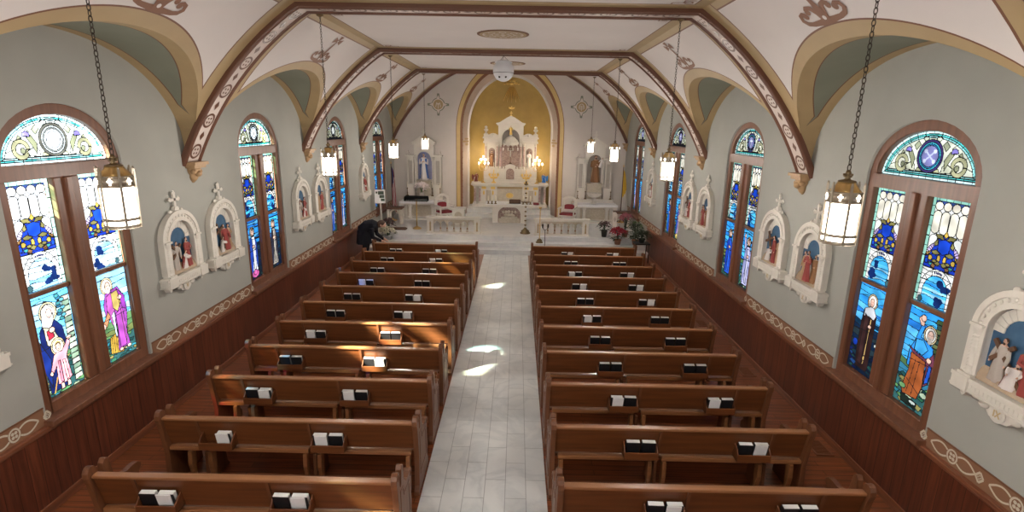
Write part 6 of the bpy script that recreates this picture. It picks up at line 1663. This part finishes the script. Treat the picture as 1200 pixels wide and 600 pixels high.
# ---------------------------------------------------------------- the person stooping by the flowers at the left
def person():
    body = MB(); ox, oy = -3.98, 15.0
    def T(P, r, n=14): body.tube([(ox+p[0], oy+p[1], p[2]) for p in P], r, n)
    def S(c, r): body.sph((ox+c[0], oy+c[1], c[2]), r, 0, 16, 12)
    T([(-.16, .0, .80), (-.12, 0, .92), (.0, .0, 1.02), (.16, .02, 1.05), (.28, .03, 1.04)], [.13, .18, .185, .18, .12])    # bent torso
    S((-.12, 0, .86), (.17, .20, .17)); S((.17, .02, 1.02), (.16, .215, .12))
    T([(.26, .03, 1.04), (.36, .04, 1.08)], [.062, .058])
    S((.415, .045, 1.085), (.108, .082, .092)); S((.475, .045, 1.045), (.055, .05, .05)); S((.515, .045, 1.07), (.02, .014, .016))
    for s in (-1, 1):
        T([(-.10, s*.10, .84), (-.05, s*.11, .47), (-.12, s*.11, .09)], [.115, .078, .055]); T([(-.16, s*.11, .055), (-.06, s*.12, .05), (.06, s*.13, .035)], [.05, .05, .035])
        sh = (.17, .02+s*.19, 1.0); el = (.20, .04+s*.24, .74); wr = (.42, .04+s*.13, .62)
        T([sh, el, wr], [.075, .06, .042])
        T([wr, (.46, .04+s*.12, .61), (.50, .04+s*.115, .60)], [.030, .036, .030])
        for q in range(4): T([(.49, .04+s*.115+(q-1.5)*.018, .60), (.53, .04+s*.115+(q-1.5)*.02, .585), (.555-abs(q-1.2)*.006, .04+s*.11+(q-1.5)*.02, .56)], [.0105, .0100, .008], 8)
        T([(.46, .04+s*.08, .615), (.49, .04+s*.06, .60), (.515, .04+s*.06, .585)], [.013, .011, .009], 8)
    # open coat hem hanging from the hips
    body.rings([[(ox-.11+.19*f*math.cos(a)*(1+.05*math.cos(6*a)), oy+.205*f*math.sin(a)*(1+.05*math.cos(6*a)), z) for a in [2*PI*j/28 for j in range(28)]] for f, z in ((.95, .90), (1.05, .70), (1.15, .52), (1.1, .52), (.6, .70))])
    tmp = body.build('tmp_body', 'navy'); rm = tmp.modifiers.new('r', 'REMESH'); rm.mode = 'VOXEL'; rm.voxel_size = .010; sm = tmp.modifiers.new('s', 'SMOOTH'); sm.factor = .5; sm.iterations = 4
    dg = bpy.context.evaluated_depsgraph_get(); me = D.meshes.new_from_object(tmp.evaluated_get(dg)); D.objects.remove(tmp)
    me.materials.clear()
    for m in ('navy', 'skin', 'iron'): me.materials.append(M[m])
    for p in me.polygons:
        x, y, z = p.center[0]-ox, p.center[1]-oy, p.center[2]
        p.use_smooth = True
        if x > .325 and z > .9: p.material_index = 1
        elif x > .425 and z < .7: p.material_index = 1
        elif z < .075: p.material_index = 2
        else: p.material_index = 0
    o = D.objects.new('person', me); COL.objects.link(o)
    tag(o, 'person in a dark navy coat stooping over the flowers at the left wall', 'person')
    h = MB(); h.sph((ox+.395, oy+.045, 1.105), (.118, .096, .098), 0, 18, 12); h.sph((ox+.34, oy+.045, 1.06), (.07, .088, .075), 0, 14, 10)
    h.build('short_hair', 'hair', o)
    e = MB()
    for s in (-1, 1): e.sph((ox+.405, oy+.045+s*.088, 1.07), (.022, .012, .03), 0, 8, 6)
    e.build('ear', 'skin', o)
    e = MB()
    for s in (-1, 1): e.sph((ox+.502, oy+.045+s*.03, 1.085), (.008, .010, .007), 0, 8, 6)
    e.sph((ox+.505, oy+.045, 1.025), (.008, .02, .006), 0, 8, 6)
    e.build('face_features', 'hair', o)
person()

# ---------------------------------------------------------------- daylight, lamps and added fill
w = D.worlds.new('world'); SC.world = w; w.use_nodes = True
bg = w.node_tree.nodes['Background']; bg.inputs[0].default_value = (.62, .75, 1, 1); bg.inputs[1].default_value = .6
su = D.lights.new('sun', 'SUN'); su.energy = SUN_E; su.angle = .035; su.color = (1, .92, .80)
so = D.objects.new('sun', su); COL.objects.link(so)
so.rotation_euler = Vector((1, .65, -.86)).to_track_quat('-Z', 'Y').to_euler()
def spot(name, loc, target, e, ang, col, size=.15):
    li = D.lights.new(name, 'SPOT'); li.energy = e; li.spot_size = ang; li.spot_blend = .7; li.color = col; li.shadow_soft_size = size
    o = D.objects.new(name, li); o.location = loc; COL.objects.link(o)
    o.rotation_euler = (Vector(target)-Vector(loc)).to_track_quat('-Z', 'Y').to_euler()
WARM = (1, .85, .68)
# spotlights on the hidden back face of the last rib light the altar and apse; an added unseen fill pair brightens the nave from behind
for s in (-1, 1):
    spot('sanctuary_spot', (s*2.2, 16.9, 5.5), (s*.4, 21.2, 2.2), SPOT_W, 1.0, WARM)
    spot('side_altar_spot', (s*2.4, 16.9, 5.4), (s*3.2, 20.3, 1.6), SPOT_W*.40, .8, WARM)
    li = D.lights.new('added_rear_fill', 'POINT'); li.energy = REAR_FILL_W; li.color = (1, .96, .93); li.shadow_soft_size = .35
    o = D.objects.new('added_rear_fill', li); o.location = (-1.6+s*1.0, -1.8, 3.6); COL.objects.link(o)
for x in (-.55, .55):  # unseen fill added behind the reredos to brighten the apse
    li = D.lights.new('added_apse_fill', 'POINT'); li.energy = APSE_W; li.color = (1, .86, .62); li.shadow_soft_size = .06
    o = D.objects.new('added_apse_fill', li); o.location = (x, 22.0, 2.75); COL.objects.link(o)

# ---------------------------------------------------------------- camera
cd = D.cameras.new('camera'); cd.sensor_width = 36; cd.lens = 36*623.3/1200; cd.clip_start = .05; cd.clip_end = 200
co = D.objects.new('camera', cd); COL.objects.link(co); SC.camera = co
pi_, ya, ro = .2418, -.0061, .0189
fw = Vector((math.sin(ya)*math.cos(pi_), math.cos(ya)*math.cos(pi_), -math.sin(pi_))); rt = Vector((math.cos(ya), -math.sin(ya), 0)); up = rt.cross(fw)
r2 = rt*math.cos(ro)+up*math.sin(ro); u2 = -rt*math.sin(ro)+up*math.cos(ro)
co.matrix_world = Matrix(((r2.x, u2.x, -fw.x, .2875), (r2.y, u2.y, -fw.y, 0), (r2.z, u2.z, -fw.z, 3.930), (0, 0, 0, 1)))

vs = SC.view_settings; vs.view_transform = 'Standard'; vs.look = 'None'; vs.gamma = 1; vs.use_curve_mapping = False; vs.exposure = EXPO
cy = SC.cycles; cy.use_denoising = True; cy.max_bounces = 8; cy.diffuse_bounces = 4; cy.transparent_max_bounces = 12; cy.sample_clamp_indirect = 6; cy.use_fast_gi = False
